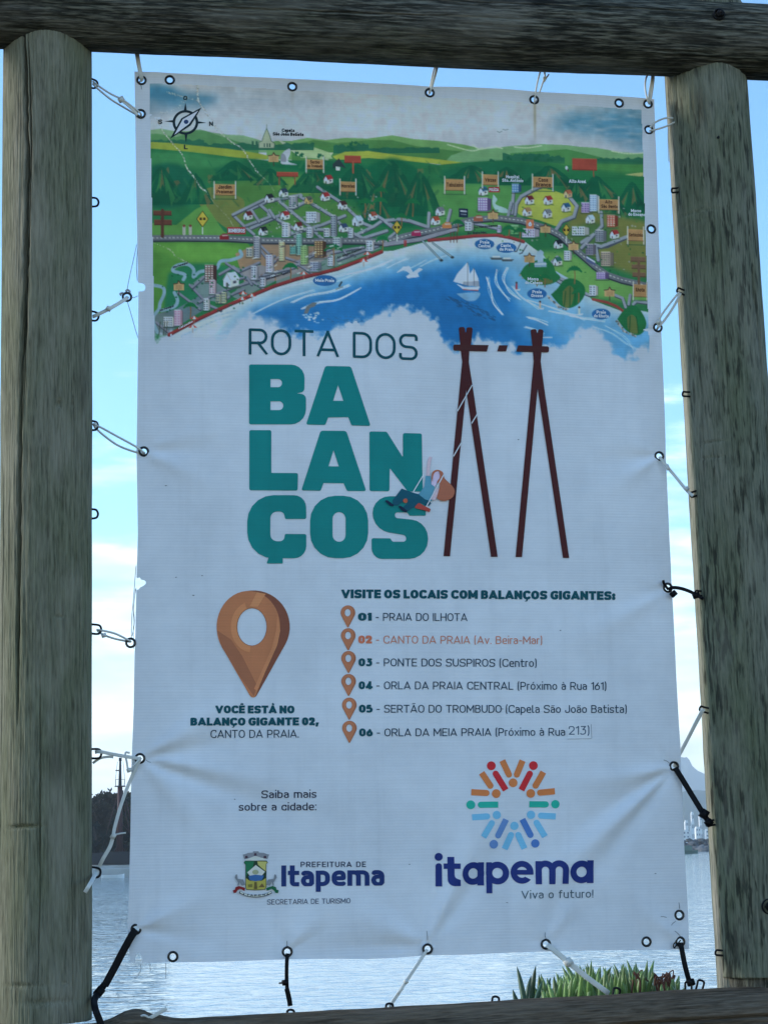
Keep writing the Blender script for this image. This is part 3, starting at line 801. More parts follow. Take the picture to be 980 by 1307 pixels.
def hill(x, y, w_, h, seed, c=(18, 86, 66)):
    """one wooded hill of the print: dark cone, lighter ridges and bare earth running down from its top"""
    r_ = random.Random(seed)
    top = [(x + w_ * u, y + h * (abs(u) * 2) ** 1.35 + r_.uniform(-1.2, 1.2)) for u in np.linspace(-.5, .5, 13)]
    poly(top + [(x + w_ * .5, y + h), (x - w_ * .5, y + h)], c, .85)
    for k in range(9):
        u = r_.uniform(-.42, .42); l_ = h * r_.uniform(.35, .8)
        x0, y0 = x + u * w_ * .35, y + h * (abs(u) * .8) + r_.uniform(1, 5)
        x1, y1 = x + u * w_ * 1.05, y0 + l_
        col = r_.choice([(40, 110, 72), (58, 124, 76), (14, 72, 60), (14, 72, 60), (108, 94, 66), (120, 100, 72)])
        w2 = r_.uniform(1.5, 4.2)
        poly([(x0, y0), (x1 + w2, y1 - r_.uniform(0, 3)), (x1 + w2 * .3, y1 - l_ * .25), (x1 - w2, y1), ((x0 + x1) / 2 - w2 * .4, (y0 + y1) / 2)], col, .6)
for k, a in enumerate(((206, 212, 62, 50), (250, 222, 46, 40), (300, 206, 70, 26), (345, 216, 44, 22), (400, 214, 70, 34), (455, 210, 74, 46), (500, 206, 70, 60), (535, 220, 60, 58), (478, 238, 44, 50), (600, 212, 74, 24), (645, 214, 60, 24), (700, 212, 70, 26), (760, 224, 60, 30), (806, 232, 52, 40), (735, 228, 40, 30), (785, 250, 40, 34))):
    hill(*a, 300 + k)
# lower left fields
poly([(184, 309), (260, 309), (316, 312), (330, 330), (300, 345), (200, 420), (184, 440)], (74, 132, 62))
soft([(186, 312), (240, 312), (306, 316), (290, 332), (240, 335), (205, 322)], (92, 152, 70), 3, .9)
soft([(215, 350), (240, 338), (290, 340), (310, 352), (290, 375), (250, 395), (212, 400)], (34, 112, 84), 2, .95)
poly([(196, 402), (225, 395), (255, 378), (262, 395), (235, 412), (212, 428), (197, 425)], (98, 112, 140), .8)
poly([(300, 325), (330, 312), (400, 316), (430, 322), (400, 342), (352, 360), (312, 362)], (150, 116, 104), .85)
for z, pts in (('E', [(600, 600), (720, 640), (830, 600), (980, 640), (980, 740), (700, 880), (640, 850), (760, 720)]), ('E', [(330, 760), (420, 690), (520, 740), (640, 830), (560, 900), (440, 880)])):
    poly(zz(z, pts), (118, 128, 150), .75)
poly([(400, 322), (470, 318), (486, 318), (450, 334), (400, 352), (352, 365), (352, 350)], (120, 130, 150), .7)
# right side fields
poly(zz('D', [(40, 430), (60, 390), (190, 320), (330, 345), (420, 390), (440, 440), (400, 510), (350, 520), (330, 570), (200, 530), (60, 490)]), (152, 166, 74), .95, smooth=True)
soft([(735, 262), (790, 276), (834, 290), (834, 350), (790, 345), (745, 322), (720, 300)], (106, 112, 62), 3, .95)
soft([(690, 322), (730, 325), (770, 352), (826, 368), (826, 386), (755, 380), (735, 362), (700, 350)], (96, 150, 82), 3, .95)
soft([(720, 295), (760, 285), (790, 300), (760, 320), (735, 318)], (60, 104, 66), 3, .8)
# the sea and its sand
sea = [(184, 452), (216, 427), (255, 406.5), (296, 388), (350, 366), (379, 357), (430, 344.5), (463, 332), (486, 322.5), (500, 322), (540, 311), (583, 305), (633, 302), (668, 309), (680, 318), (692, 326), (705, 345), (735, 362), (755, 384), (793, 398), (812, 396), (834, 400), (834, 480), (184, 480)]
poly(sea, (166, 182, 196))
SEA, ssl = pmask(sea); SEAF = np.zeros((HH, WW), np.float32); SEAF[ssl[0]:ssl[1], ssl[2]:ssl[3]] = SEA
def wet(pts, col, r_, al, tex=None): 
    t = SEAF if tex is None else SEAF * tex
    soft(pts, col, r_, al, tex=t)
wet([(300, 398), (350, 374), (430, 352), (500, 332), (560, 322), (640, 318), (700, 335), (740, 375), (790, 400), (834, 404), (834, 480), (300, 480)], (112, 160, 200), 7, .95)
wet([(318, 402), (360, 384), (430, 362), (500, 342), (570, 330), (660, 340), (690, 380), (760, 405), (834, 420), (834, 480), (318, 480)], (80, 146, 200), 7, .85)
wet([(322, 396), (370, 388), (450, 366), (505, 352), (565, 343), (610, 338), (640, 345), (650, 370), (668, 400), (705, 425), (720, 450), (640, 480), (322, 480)], (28, 104, 176), 6, .95)
wet([(430, 385), (500, 370), (560, 365), (600, 380), (620, 430), (560, 440), (500, 400)], (18, 88, 160), 9, .5, tex=.4 + TX)
wet([(640, 400), (700, 402), (760, 420), (834, 440), (834, 470), (700, 450)], (70, 140, 200), 6, .5)
for pts, w_, a in (([(322, 402), (360, 384), (400, 372)], 1.6, .7), ([(300, 385), (345, 372), (400, 360), (440, 352)], 1.5, .6), ([(372, 388), (392, 379), (420, 374), (445, 366)], 2.4, .85), ([(384, 396), (405, 388), (430, 384), (458, 370)], 2.6, .9),
                   ([(428, 362), (460, 350), (490, 340)], 1.5, .6), ([(440, 352), (470, 345), (500, 333)], 1.6, .7), ([(492, 344), (505, 338), (520, 331)], 1.6, .8), ([(515, 348), (530, 340), (542, 334)], 1.4, .7), ([(535, 342), (552, 334), (570, 328)], 1.3, .6),
                   ([(621, 355), (624, 372), (630, 388), (640, 402)], 2.6, .8), ([(634, 345), (632, 360), (640, 374), (650, 384)], 2.2, .7), ([(646, 343), (641, 358), (650, 374), (662, 384)], 2.4, .75), ([(652, 366), (665, 380), (688, 394)], 2, .7), ([(670, 384), (690, 390), (720, 400), (745, 410)], 1.8, .6),
                   ([(672, 406), (684, 408), (698, 414)], 3, .85), ([(668, 418), (680, 422), (692, 428)], 2.6, .7), ([(690, 432), (703, 432)], 2.2, .7), ([(756, 418), (780, 426), (800, 440), (812, 448)], 1.3, .7), ([(770, 416), (795, 430), (808, 447)], 1.2, .6), ([(726, 404), (745, 407), (770, 410)], 2.2, .6), ([(700, 398), (722, 402), (738, 404)], 2, .6)):
    for q in range(4):
        o_ = random.uniform(-1.6, 1.6); n_ = len(pts)
        line([(x + random.uniform(-2, 2), y + o_ * (.3 + i / n_) + random.uniform(-.5, .5)) for i, (x, y) in enumerate(pts)], w_ * random.uniform(.22, .55), (188, 208, 228), a * random.uniform(.5, .95), smooth=True)
# bottom of the map melts into the white cloth
fx = [184, 205, 240, 290, 318, 332, 350, 368, 390, 408, 428, 446, 470, 492, 512, 528, 546, 556, 566, 578, 592, 606, 622, 640, 660, 684, 704, 720, 734, 752, 766, 780, 796, 806, 818, 834]
fy = [434, 430, 428, 426, 400, 412, 414, 426, 424, 426, 420, 412, 404, 397, 392, 400, 404, 416, 430, 444, 440, 434, 430, 438, 446, 444, 438, 440, 426, 420, 430, 446, 462, 456, 446, 449]
edge = np.interp(GX, fx, fy)[None] + (TX3 - .5) * 30 + (TX - .5) * 10
fade = np.clip((GY[:, None] - edge) / 13.0 + .5, 0, 1).astype(np.float32)
fade = fade * fade * (3 - 2 * fade)
put(fade, WH, (0, HH, 0, WW))
soft([(290, 420), (320, 405), (360, 416), (330, 428)], WH, 4, .7)
for pts in ([(224, 424), (262, 408), (300, 398)], [(232, 430), (270, 412), (296, 404)], [(280, 428), (292, 424)]):
    line(pts, 2.6, (120, 155, 190), .45, smooth=True)
# rivers
for pts in ([(30, 760), (110, 780), (120, 830), (90, 900), (80, 950), (40, 1000), (40, 1060), (70, 1130)], [(100, 960), (200, 930), (225, 880), (200, 820)], [(270, 720), (280, 680), (190, 650), (220, 610), (300, 600), (350, 640), (350, 700), (400, 660), (520, 640), (560, 580), (640, 570), (720, 540), (712, 500)]):
    line(zz('E', pts), 4.2, (112, 150, 178), 1, smooth=True)
poly(zz('C', [(775, 440), (800, 470), (790, 500), (860, 530), (860, 555), (800, 545), (770, 500)]), (140, 175, 195), .9, smooth=True)
# streets
DK = (62, 72, 92); GRY = (122, 136, 158)
def street(pts, w_=3.4, c=GRY):
    line([(x + .5, y + 1.1) for x, y in pts], w_ + .9, DK); line(pts, w_, c)
for pts in ([(-20, 160), (120, 95), (345, 55)], [(0, 285), (180, 205), (380, 100), (345, 55)], [(60, 120), (210, 250), (330, 370)], [(200, 100), (420, 290), (500, 370)], [(330, 60), (560, 200), (720, 360)], [(460, 0), (620, 105), (780, 255), (830, 275)],
            [(260, 330), (500, 260), (650, 200)], [(650, 370), (850, 275), (900, 240)], [(780, 355), (940, 305)], [(870, 200), (980, 270)], [(120, 190), (300, 290), (560, 300)], [(700, 320), (800, 370)]):
    street(zz('F', pts), 3.4)
for pts in ([(655, 215), (740, 300), (820, 370)], [(655, 215), (900, 95)], [(760, 300), (950, 230)], [(800, 180), (860, 270)], [(940, 180), (980, 240)]):
    street(zz('E', pts), 3.2)
for pts in ([(320, 760), (470, 920), (560, 960)], [(340, 780), (440, 690), (520, 720)], [(230, 820), (400, 950)], [(550, 680), (660, 620), (760, 720)], [(600, 590), (700, 660), (860, 590)], [(380, 900), (600, 800), (860, 720), (980, 690)], [(860, 480), (920, 560), (980, 540)], [(780, 720), (900, 800)], [(560, 900), (660, 830), (740, 800)], [(60, 1050), (160, 1130)], [(690, 720), (760, 700), (800, 760)]):
    street(zz('E', pts), 2.6, (112, 122, 146))
for pts in ([(60, 400), (150, 490)], [(120, 560), (200, 480), (330, 520)], [(220, 600), (420, 480), (560, 430)], [(560, 460), (700, 430), (780, 420)], [(60, 620), (300, 560)], [(600, 510), (760, 450), (880, 410)], [(330, 540), (420, 600)], [(640, 440), (660, 470)]):
    street(zz('F', pts), 2.4, (116, 126, 150))
for z, pts, w_ in (('D', [(30, 490), (40, 420), (70, 370), (180, 310), (200, 305)], 3.6), ('D', [(390, 370), (440, 430), (420, 500), (340, 530), (300, 590), (270, 600)], 4), ('D', [(10, 480), (20, 340)], 3.6), ('D', [(600, 470), (605, 560), (560, 610), (470, 670)], 3.6), ('D', [(770, 630), (640, 690), (560, 700)], 3.6),
                  ('H', [(560, 90), (470, 190)], 3.6), ('H', [(770, 115), (600, 180), (560, 170), (580, 270)], 3.8), ('H', [(110, 320), (150, 360), (240, 320), (310, 250)], 3.4), ('H', [(240, 320), (290, 390), (410, 460)], 4.4), ('H', [(260, 360), (350, 400), (400, 450)], 3.4), ('H', [(470, 480), (520, 500), (560, 490)], 3.2), ('H', [(690, 500), (740, 520), (760, 580)], 3.2), ('H', [(790, 500), (780, 560)], 3.4), ('H', [(810, 560), (830, 540), (910, 550)], 3.2),
                  ('G', [(0, 120), (90, 110), (160, 120), (280, 160)], 3.8), ('G', [(0, 125), (80, 190), (30, 230)], 3), ('G', [(290, 70), (285, 160)], 3.6), ('G', [(430, 50), (410, 130)], 3.6), ('G', [(830, 0), (810, 90)], 3.6), ('G', [(480, 140), (560, 130), (740, 170)], 3)):
    street(zz(z, pts), w_)
road = [(184, 304), (230, 304), (290, 305), (335, 308), (400, 309), (460, 309), (490, 310.5), (519, 302), (554, 295), (575, 289), (600, 282), (632, 279), (664, 282.5), (696, 291.6), (714, 301), (735, 320), (758, 340), (774, 351), (793, 357.5), (826, 365)]
line([(x, y + 1.2) for x, y in road], 8.6, (44, 52, 66)); line(road, 7, (92, 102, 118)); line(road, .9, (190, 200, 205), .9, dash=(5.2, 2.8))
line([(490, 314), (536, 307), (556, 301), (580, 295)], 5, (120, 128, 150)); line([(490, 317), (536, 310), (580, 297)], 1, (40, 48, 62))
# sea front walk
walk = [(216, 427), (255, 406.5), (296, 388), (350, 366), (379, 357), (430, 344.5), (463, 332), (486, 322.5)]
line([(x, y + .8) for x, y in walk], 4.6, (84, 34, 40)); line(walk, 3.4, (128, 52, 56))
walk2 = [(546, 308), (583, 304.5), (606, 302), (633, 301), (650, 304), (667, 309)]
line([(x, y + .8) for x, y in walk2], 4, (90, 40, 46)); line(walk2, 3, (136, 56, 60))
line(zz('H', [(545, 530), (640, 550), (700, 575), (745, 608)]), 3.4, (132, 62, 60))
# headlands
def headland(pts, c=(28, 100, 62)):
    poly(pts, c, smooth=True)
headland(zz('H', [(62, 365), (100, 310), (160, 280), (230, 262), (280, 300), (300, 350), (330, 390), (270, 430), (190, 436), (110, 412)]), (34, 108, 68))
headland(zz('H', [(268, 500), (310, 460), (360, 400), (430, 398), (485, 440), (490, 500), (450, 560), (390, 588), (330, 570)]))
headland(zz('H', [(705, 660), (740, 610), (790, 572), (840, 580), (895, 670), (880, 740), (830, 765), (760, 730)]), (30, 104, 64))
for z, pts in (('H', [(345, 480), (390, 440), (420, 480), (400, 570), (350, 575)]), ('H', [(770, 650), (800, 630), (830, 660), (840, 750), (780, 735)]), ('H', [(160, 380), (240, 370), (280, 420), (200, 425)])):
    poly(zz(z, pts), (108, 104, 60), .7, smooth=True)
for z, pts in (('H', [(365, 480), (355, 575)]), ('H', [(430, 460), (425, 560)]), ('H', [(395, 450), (392, 585)]), ('H', [(790, 640), (785, 740)]), ('H', [(830, 640), (845, 750)])):
    line(zz(z, pts), 1.6, (30, 84, 50), .8)
rk = random.Random(3)
for z, pts in (('H', [(250, 510), (290, 550), (330, 585), (375, 595)]), ('H', [(700, 670), (730, 710), (760, 745), (830, 770)]), ('H', [(60, 370), (80, 395)])):
    for p in bez(zz(z, pts), 7):
        oval(p[0] + rk.uniform(-1, 1), p[1] + rk.uniform(-.8, .8), rk.uniform(.9, 1.7), rk.uniform(.9, 1.5), rk.choice([(120, 126, 132), (88, 94, 100), (150, 156, 165)]))
# houses and blocks
def house(x, y, roof, s=1.0, wall=(196, 204, 218)):
    q = lambda *p: [(x + a * s, y + b * s) for a, b in p]
    poly(q((-5.4, .6), (6.8, .2), (8, 2), (-4, 2.4)), (50, 78, 62), .6)
    poly(q((0, 1.2), (0, -4.4), (6.2, -5.8), (6.2, -.6)), tuple(c * .86 for c in wall))
    poly(q((-5.2, .2), (-5.2, -4.6), (-2.6, -9), (0, -4.4), (0, 1.2)), wall)
    poly(q((-2.8, -9.6), (3.6, -10.6), (6.9, -5.6), (.4, -4.0)), roof)
    line(q((-5.8, -4.4), (-2.7, -9.5), (.2, -4.1)), .9, tuple(c * .7 for c in roof))
    poly(q((-3.4, 1.0), (-3.4, -2.6), (-1.8, -2.4), (-1.8, 1.2)), (70, 76, 90)); poly(q((2, -1.6), (2, -3.6), (4.4, -4), (4.4, -2)), (64, 72, 90))
BK = (34, 40, 52); RD = (138, 46, 52); DR = (96, 40, 48); BL = (40, 86, 130); TN = (140, 116, 84); GR = (96, 106, 124); LB = (140, 170, 200)
for x, y, c in ((343, 259, BK), (361, 252, (44, 60, 92)), (414, 257, RD), (436, 268, (70, 44, 48)), (418, 235, RD), (363, 281, RD), (380, 295, DR), (437, 297, (48, 70, 110)), (474, 282, (130, 66, 54)), (335, 301, BK), (316, 281, DR),
                (560, 276, GR), (554, 288, (146, 70, 52)), (615, 250, BL), (674, 261, DR), (698, 261, RD), (671, 276, TN), (697, 278, GR), (721, 270, BL), (752, 285, LB), (783, 304, RD), (711, 317, BK), (710, 339, (40, 100, 96))): house(x, y, c)
house(455, 289, LB, 1.2, (170, 190, 214)); house(393, 261, (84, 88, 92), .9, (176, 150, 100)); house(723.5, 252, (150, 92, 70), .9, (196, 160, 130)); house(294, 366, (180, 190, 206), 1.7)
def block(x, y, w_, h, wall, win=(70, 84, 112), side=.72, rows=None):
    d = w_ * .28
    poly([(x - w_ * .7, y + .6), (x + w_ * .62, y + .6), (x + w_ * .5, y + 2.0), (x - w_ * .5, y + 2.0)], (46, 66, 62), .6)
    poly([(x + w_ / 2 - d, y), (x + w_ / 2 - d, y - h), (x + w_ / 2, y - h + 1.4), (x + w_ / 2, y - 1.2)], tuple(c * side for c in wall))
    poly([(x - w_ / 2, y), (x - w_ / 2, y - h), (x + w_ / 2 - d, y - h), (x + w_ / 2 - d, y)], wall)
    rows = rows or max(2, int(h / 3.0))
    nx_ = max(2, int(w_ / 4))
    for k in range(rows):
        yy = y - h + h * (k + .45) / (rows + .5)
        for j in range(nx_):
            xx = x - w_ / 2 + (w_ - d) * (j + .5) / nx_
            poly([(xx - (w_ - d) / nx_ * .34, yy), (xx + (w_ - d) / nx_ * .34, yy), (xx + (w_ - d) / nx_ * .34, yy + h / rows * .5), (xx - (w_ - d) / nx_ * .34, yy + h / rows * .5)], win, .9)
    line([(x - w_ / 2, y - h), (x + w_ / 2 - d, y - h)], .7, (210, 216, 226), .7)
    line([(x + w_ / 2, y - h + 1.4), (x + w_ / 2, y - 1)], .7, (50, 56, 70), .7); line([(x - w_ / 2, y), (x - w_ / 2, y - h)], .5, (70, 76, 92), .6)
BW = (176, 188, 210); G1 = (150, 160, 178)
for a in ((374, 267, 11, 15, (150, 162, 182)), (399, 286, 18, 14, BW, (90, 104, 140)), (365, 304, 11, 18, (190, 200, 216)), (395, 305, 9, 13, BW), (425.6, 304, 8, 28, (132, 150, 172)), (417, 304, 9, 11, (180, 190, 208)), (447, 305, 7, 13, BW), (430, 318, 12, 13, (150, 168, 186)),
          (381.5, 327, 8, 27, (110, 160, 160), (60, 110, 120)), (374, 326, 9, 11, (90, 150, 150), (60, 110, 120)), (359.5, 334, 8, 24, (186, 180, 150), (120, 120, 110)), (388, 339, 10, 24, (130, 170, 120), (80, 110, 80)), (408, 331, 15, 22, (96, 76, 60), (176, 164, 130)), (328, 331, 9, 28, (140, 150, 170)), (319, 329, 10, 11, (150, 160, 160)),
          (344, 349, 10, 22, (186, 190, 214), (100, 90, 130)), (324.6, 358, 9, 17, (170, 180, 205)), (402, 348, 14, 12, (130, 146, 180)), (422, 341, 9, 13, (186, 196, 212)), (471.5, 322, 10, 13, (196, 204, 220)), (335.6, 367, 8, 11, (186, 192, 215)), (269, 361, 15, 22, (92, 70, 72), (196, 196, 206)), (271.6, 376, 9, 18, (176, 164, 186), (110, 90, 120)),
          (264, 397, 8, 15, (188, 200, 212)), (279, 388, 7, 11, (146, 158, 136)), (286, 388, 7, 14, (150, 164, 140)), (217, 417, 16, 12, (186, 194, 204)), (228, 416, 11, 20, (180, 150, 180), (140, 110, 150)), (617, 271, 17, 17, (112, 96, 160), (200, 200, 220)), (658, 247, 12, 11, (60, 110, 170), (150, 180, 210)), (748, 272, 14, 13, (150, 140, 190), (90, 80, 140)),
          (757.6, 270, 12, 21, (150, 180, 215), (100, 130, 180)), (781, 290, 14, 15, (150, 70, 56), (196, 180, 180)), (740, 301, 22, 11, (186, 200, 214), (60, 80, 90)), (766, 309, 14, 15, (120, 132, 152), (70, 82, 104)), (753, 326, 13, 14, (110, 112, 136)), (774, 340, 16, 18, (140, 136, 132), (90, 88, 90)), (723.7, 333, 10, 12, (190, 198, 214)), (756.6, 378, 11, 13, (190, 200, 216)),
          (768, 357, 16, 9, (110, 96, 160), (160, 160, 200)), (657, 300, 14, 11, (96, 160, 110), (60, 120, 80)), (597.6, 296, 11, 11, (176, 190, 214)), (676, 304, 22, 11, (180, 180, 214), (110, 100, 150)), (636, 298, 6, 9, (150, 150, 190))): block(*a)
# chapel, fire post, hospital top, waterfall
q = zz('B', [(0, 185), (0, 140), (25, 130), (40, 85), (62, 30), (85, 85), (98, 130), (125, 150), (120, 185)]); poly(q, (138, 156, 140)); line(q + [q[0]], .8, (60, 92, 84)); line(zz('B', [(62, 0), (62, 40)]), .7, (60, 92, 84))
for x in (-55, -25): poly(zz('B', [(x, 185), (x, 130), (x + 16, 130), (x + 16, 185)]), (44, 92, 80))
for x in (40, 62, 82): poly(zz('B', [(x, 178), (x, 150), (x + 9, 150), (x + 9, 178)]), (50, 80, 78))
poly(zz('B', [(170, 300), (185, 225), (240, 190), (245, 230), (230, 290), (300, 315), (190, 312)]), (150, 166, 190), smooth=True); poly(zz('B', [(170, 290), (175, 230), (205, 240), (215, 290)]), (110, 120, 140), .8, smooth=True)
poly(zz('B', [(580, 350), (575, 310), (625, 265), (680, 345), (640, 330), (600, 330)]), (44, 60, 66)); poly(zz('B', [(600, 360), (600, 330), (635, 335), (632, 362)]), (170, 178, 190))
# palms, trees
def palm(x, y, h, c=(26, 104, 66), tr=(120, 92, 62)):
    line([(x, y), (x + .6, y - h * .5), (x + .3, y - h)], 1.3, tr, smooth=True)
    for k in range(7):
        a = math.pi * (.02 + .16 * k); r_ = max(h * .5, 7.5)
        line([(x + .3, y - h), (x + r_ * .6 * math.cos(a), y - h - r_ * .5 * math.sin(a) + .3), (x + r_ * math.cos(a), y - h - r_ * .3 * math.sin(a) + 2.6)], 2.3, c, smooth=True)
for a in ((370, 360, 18), (424.5, 341, 22), (487, 322, 15), (485, 262, 17), (465, 280, 20), (525.5, 278, 18), (511, 292, 14), (484, 276, 18), (732, 363, 18), (737, 387, 14), (694, 367, 12), (684, 366, 10), (583, 297, 11), (648, 302, 9), (662, 306, 10), (243, 407, 16)): palm(*a)
for k in range(70):
    x, y = rk.uniform(205, 330), rk.uniform(335, 400)
    if y < 430 - (x - 205) * .33 and y > 352 - (x - 205) * .1: oval(x, y, rk.uniform(.8, 1.7), rk.uniform(.8, 1.5), (24, 88, 62), .8)
for (cx, cy) in ((650, 204), (668, 203), (690, 200), (700, 204), (682, 205), (450, 184), (446, 190), (625, 206), (380, 198), (386, 200), (408, 200)):
    for k in range(4): oval(cx + rk.uniform(-4, 4), cy + rk.uniform(-2, 2), rk.uniform(1.2, 2.6), rk.uniform(1.2, 2.4), (28, 92, 70), .9)
for k in range(150):
    x, y = rk.uniform(330, 480), rk.uniform(250, 306)
    if y > 306 - (x - 300) * .9 and y > 250: oval(x, y, rk.uniform(.7, 1.5), rk.uniform(.6, 1.2), rk.choice([(22, 78, 52), (40, 104, 60), (150, 160, 176), (90, 100, 120)]), .8)
for k in range(130):
    x, y = rk.uniform(560, 820), rk.uniform(262, 352)
    if y < 300 + (x - 560) * .3 and y > 255 + abs(x - 690) * .05 and not (670 < x < 730 and 245 < y < 292): oval(x, y, rk.uniform(.7, 1.6), rk.uniform(.6, 1.3), rk.choice([(22, 78, 52), (34, 98, 56), (60, 120, 60), (130, 140, 150)]), .75)
for k in range(60):
    x, y = rk.uniform(318, 480), rk.uniform(316, 356)
    if y < 372 - (x - 318) * .28 and y > 312: line([(x, y), (x + rk.uniform(2, 5), y - rk.uniform(.5, 2))], rk.uniform(.8, 1.6), rk.choice([(60, 66, 84), (190, 196, 208), (120, 90, 80), (46, 96, 70)]), .8)
for k in range(90):
    x, y = rk.uniform(192, 560), rk.uniform(206, 262)
    line([(x, y), (x + rk.uniform(-6, 8), y + rk.uniform(3, 9))], rk.uniform(1.5, 4), rk.choice([(24, 88, 66), (52, 118, 74), (18, 80, 66), (70, 128, 78)]), .28)
# boards
def board(x0, y0, x1, y1, c=(150, 120, 84), posts=True, drop=5):
    if posts:
        for x in (x0 - .6, x1 + .6): line([(x, y0 - 3.4), (x, y1 + drop)], 1.6, (184, 188, 190)); line([(x + .7, y0 - 3.4), (x + .7, y1 + drop)], .6, (90, 96, 100))
        line([(x0 - 2, y1 + drop), (x1 + 3, y1 + drop + .5)], 1.2, (40, 80, 60), .7)
    poly([(x0, y0), (x1, y0 + .6), (x1, y1 + .4), (x0, y1)], c); line([(x0, y1), (x1, y1 + .4)], .8, tuple(q * .6 for q in c)); line([(x0, y0), (x1, y0 + .6)], .7, tuple(min(q * 1.15, 255) for q in c))
for a in ((274, 236.5, 300, 250), (391, 205, 412, 217), (434, 233.5, 453, 246), (567, 230.5, 591, 244.5), (615, 224.5, 634, 237.5), (679, 227, 704, 240), (764, 255, 788.5, 268), (801, 293, 820.5, 307.5), (808, 363.5, 824.5, 379)): board(*a)
for a in ((353, 221, 380, 226.5), (439, 200, 460, 209), (729.5, 203, 761, 217.5)): board(*a, c=(140, 66, 56), posts=False)
for x in (356, 376): line([(x, 226), (x, 237)], 1.4, (130, 70, 58))
line([(450, 208), (450, 222)], 2, (140, 80, 62)); line([(756.5, 217), (757, 226)], 1.2, (140, 66, 56))
for a in ((196, 269.5, 219, 275), (197, 281, 219.5, 287.5)): board(*a, c=(96, 62, 54), posts=False)
line([(207.5, 269), (207.5, 302)], 4, (84, 54, 48))
for a in ((804, 328, 823, 334), (805.5, 338, 823, 343), (806.5, 348, 823, 353.5)): board(*a, c=(104, 84, 70), posts=False)
line([(814.5, 334), (814.5, 362)], 3.4, (100, 80, 66))
for x, y in ((228.5, 366), (349, 203), (628, 276), (695, 293), (731, 315), (674.5, 331), (777, 374)):
    poly([(x - 6.5, y + 5), (x - 6.5, y - 3), (x - 2, y - 3.6), (x, y - 7), (x + 2, y - 3.6), (x + 6.5, y - 3), (x + 6.5, y + 5)], (166, 142, 104)); line([(x - 7, y - 3), (x - 2, y - 3.6), (x, y - 7), (x + 2, y - 3.6), (x + 7, y - 3)], 1.2, (70, 58, 50)); line([(x, y + 5), (x, y + 10)], 1.2, (70, 58, 50))
for k in range(3):
    for x, y in ((228.5, 366), (349, 203), (628, 276), (695, 293), (731, 315), (674.5, 331), (777, 374)): line([(x - 4, y - 1 + k * 2), (x + 4, y - 1 + k * 2)], .7, (90, 72, 58), .8, dash=(2.1, 1.5))
for x, y, r_ in ((258.5, 280.5, 9.5), (505.5, 292, 8), (721.7, 294.5, 7)):
    poly([(x, y - r_ * 1.15), (x + r_ * .82, y), (x, y + r_ * 1.15), (x - r_ * .82, y)], (44, 48, 30)); poly([(x, y - r_ * 1.02), (x + r_ * .72, y), (x, y + r_ * 1.02), (x - r_ * .72, y)], (176, 156, 62)); line([(x, y + r_ * 1.15), (x, y + r_ * 1.15 + 8)], 1.4, (180, 184, 186))
    for k in (-1, 1): poly([(x + k * 2.4 - 1.5, y + 1.6), (x + k * 2.4 - 1.5, y - 1.8), (x + k * 2.4 + 1.5, y - 1.8), (x + k * 2.4 + 1.5, y + 1.6)], (50, 44, 30))
poly([(290, 291), (313, 291.5), (313.5, 300.5), (290.5, 300)], (150, 52, 58)); poly([(622, 240.5), (636, 240), (636.5, 247), (622.5, 247)], (150, 40, 52)); poly([(670.5, 281), (680, 281.5), (680, 293.5), (670.5, 293)], (180, 104, 78))
poly([(584.5, 267.5), (596, 268), (596, 279.5), (584.5, 279)], (30, 44, 72)); line([(587, 271), (593.5, 271.5)], 2, (150, 164, 190)); line([(587, 275), (593.5, 275.4)], .8, (150, 164, 190))
# vehicles on the road, bathers, boats, birds
for x, y, c in ((286, 304, (120, 40, 48)), (530, 300, (140, 40, 84)), (569, 290, (170, 110, 70)), (609, 281, (140, 84, 70))):
    poly([(x - 6, y + 3), (x - 6, y - 1.5), (x - 2, y - 4.5), (x + 4, y - 4.5), (x + 6, y - 1), (x + 6, y + 3)], c, smooth=False); line([(x - 2, y - 2.2), (x + 4, y - 2.4)], 1.6, (180, 190, 206), .7)
poly([(747, 327), (758, 333), (759, 340), (747, 334)], (70, 84, 130)); line([(748, 329), (758, 335)], 1.6, (190, 200, 220))
for x, y in ((310, 377), (468, 327), (248, 408), (387, 352), (246, 419), (309, 384), (321, 380), (463, 336)):
    poly([(x - 6, y), (x, y - 4.5), (x + 6, y)], (176, 70, 66)); poly([(x - 2, y), (x, y - 4.5), (x + 2, y)], (206, 206, 212)); line([(x, y), (x, y + 6)], .8, (140, 120, 110))
for x in (574, 578, 582): line([(x, 298), (x - .3, 311)], 1.1, (92, 62, 56))
for x in (205, 211, 214): line([(x, 411), (x - 2, 428)], 1.0, (60, 70, 60))
for x in (515, 517): line([(x, 309), (x, 316)], 1.5, (140, 48, 58))
for p in ([(538, 309), (562, 334)], [(551, 312), (576, 330)]): line(p, 2.6, (70, 92, 110)); line(p, 1.2, (130, 160, 180)); oval(p[1][0], p[1][1], 2.4, 1.6, (50, 60, 70))
for p in ([(663, 312), (658, 322), (655, 322)], [(671, 314), (665, 324), (662, 325)]): line(p, 1.3, (50, 60, 80))
poly(zz('G', [(450, 520), (475, 470), (545, 392), (560, 470), (600, 540), (560, 550)]), (186, 196, 212)); poly(zz('G', [(585, 430), (615, 500), (622, 555), (575, 550), (560, 470)]), (172, 184, 204)); poly(zz('G', [(515, 520), (620, 515), (622, 552), (510, 548)]), (86, 106, 140), .6)
for p in ([(545, 392), (545, 550)], [(585, 430), (588, 550)]): line(zz('G', p), .7, (70, 80, 100))
poly(zz('G', [(470, 535), (520, 555), (625, 555), (612, 578), (520, 575)]), (196, 204, 216)); line(zz('G', [(515, 572), (612, 578)]), 1.2, (140, 60, 66)); poly(zz('G', [(470, 600), (620, 590), (600, 640), (540, 645)]), (150, 180, 205), .55, smooth=True)
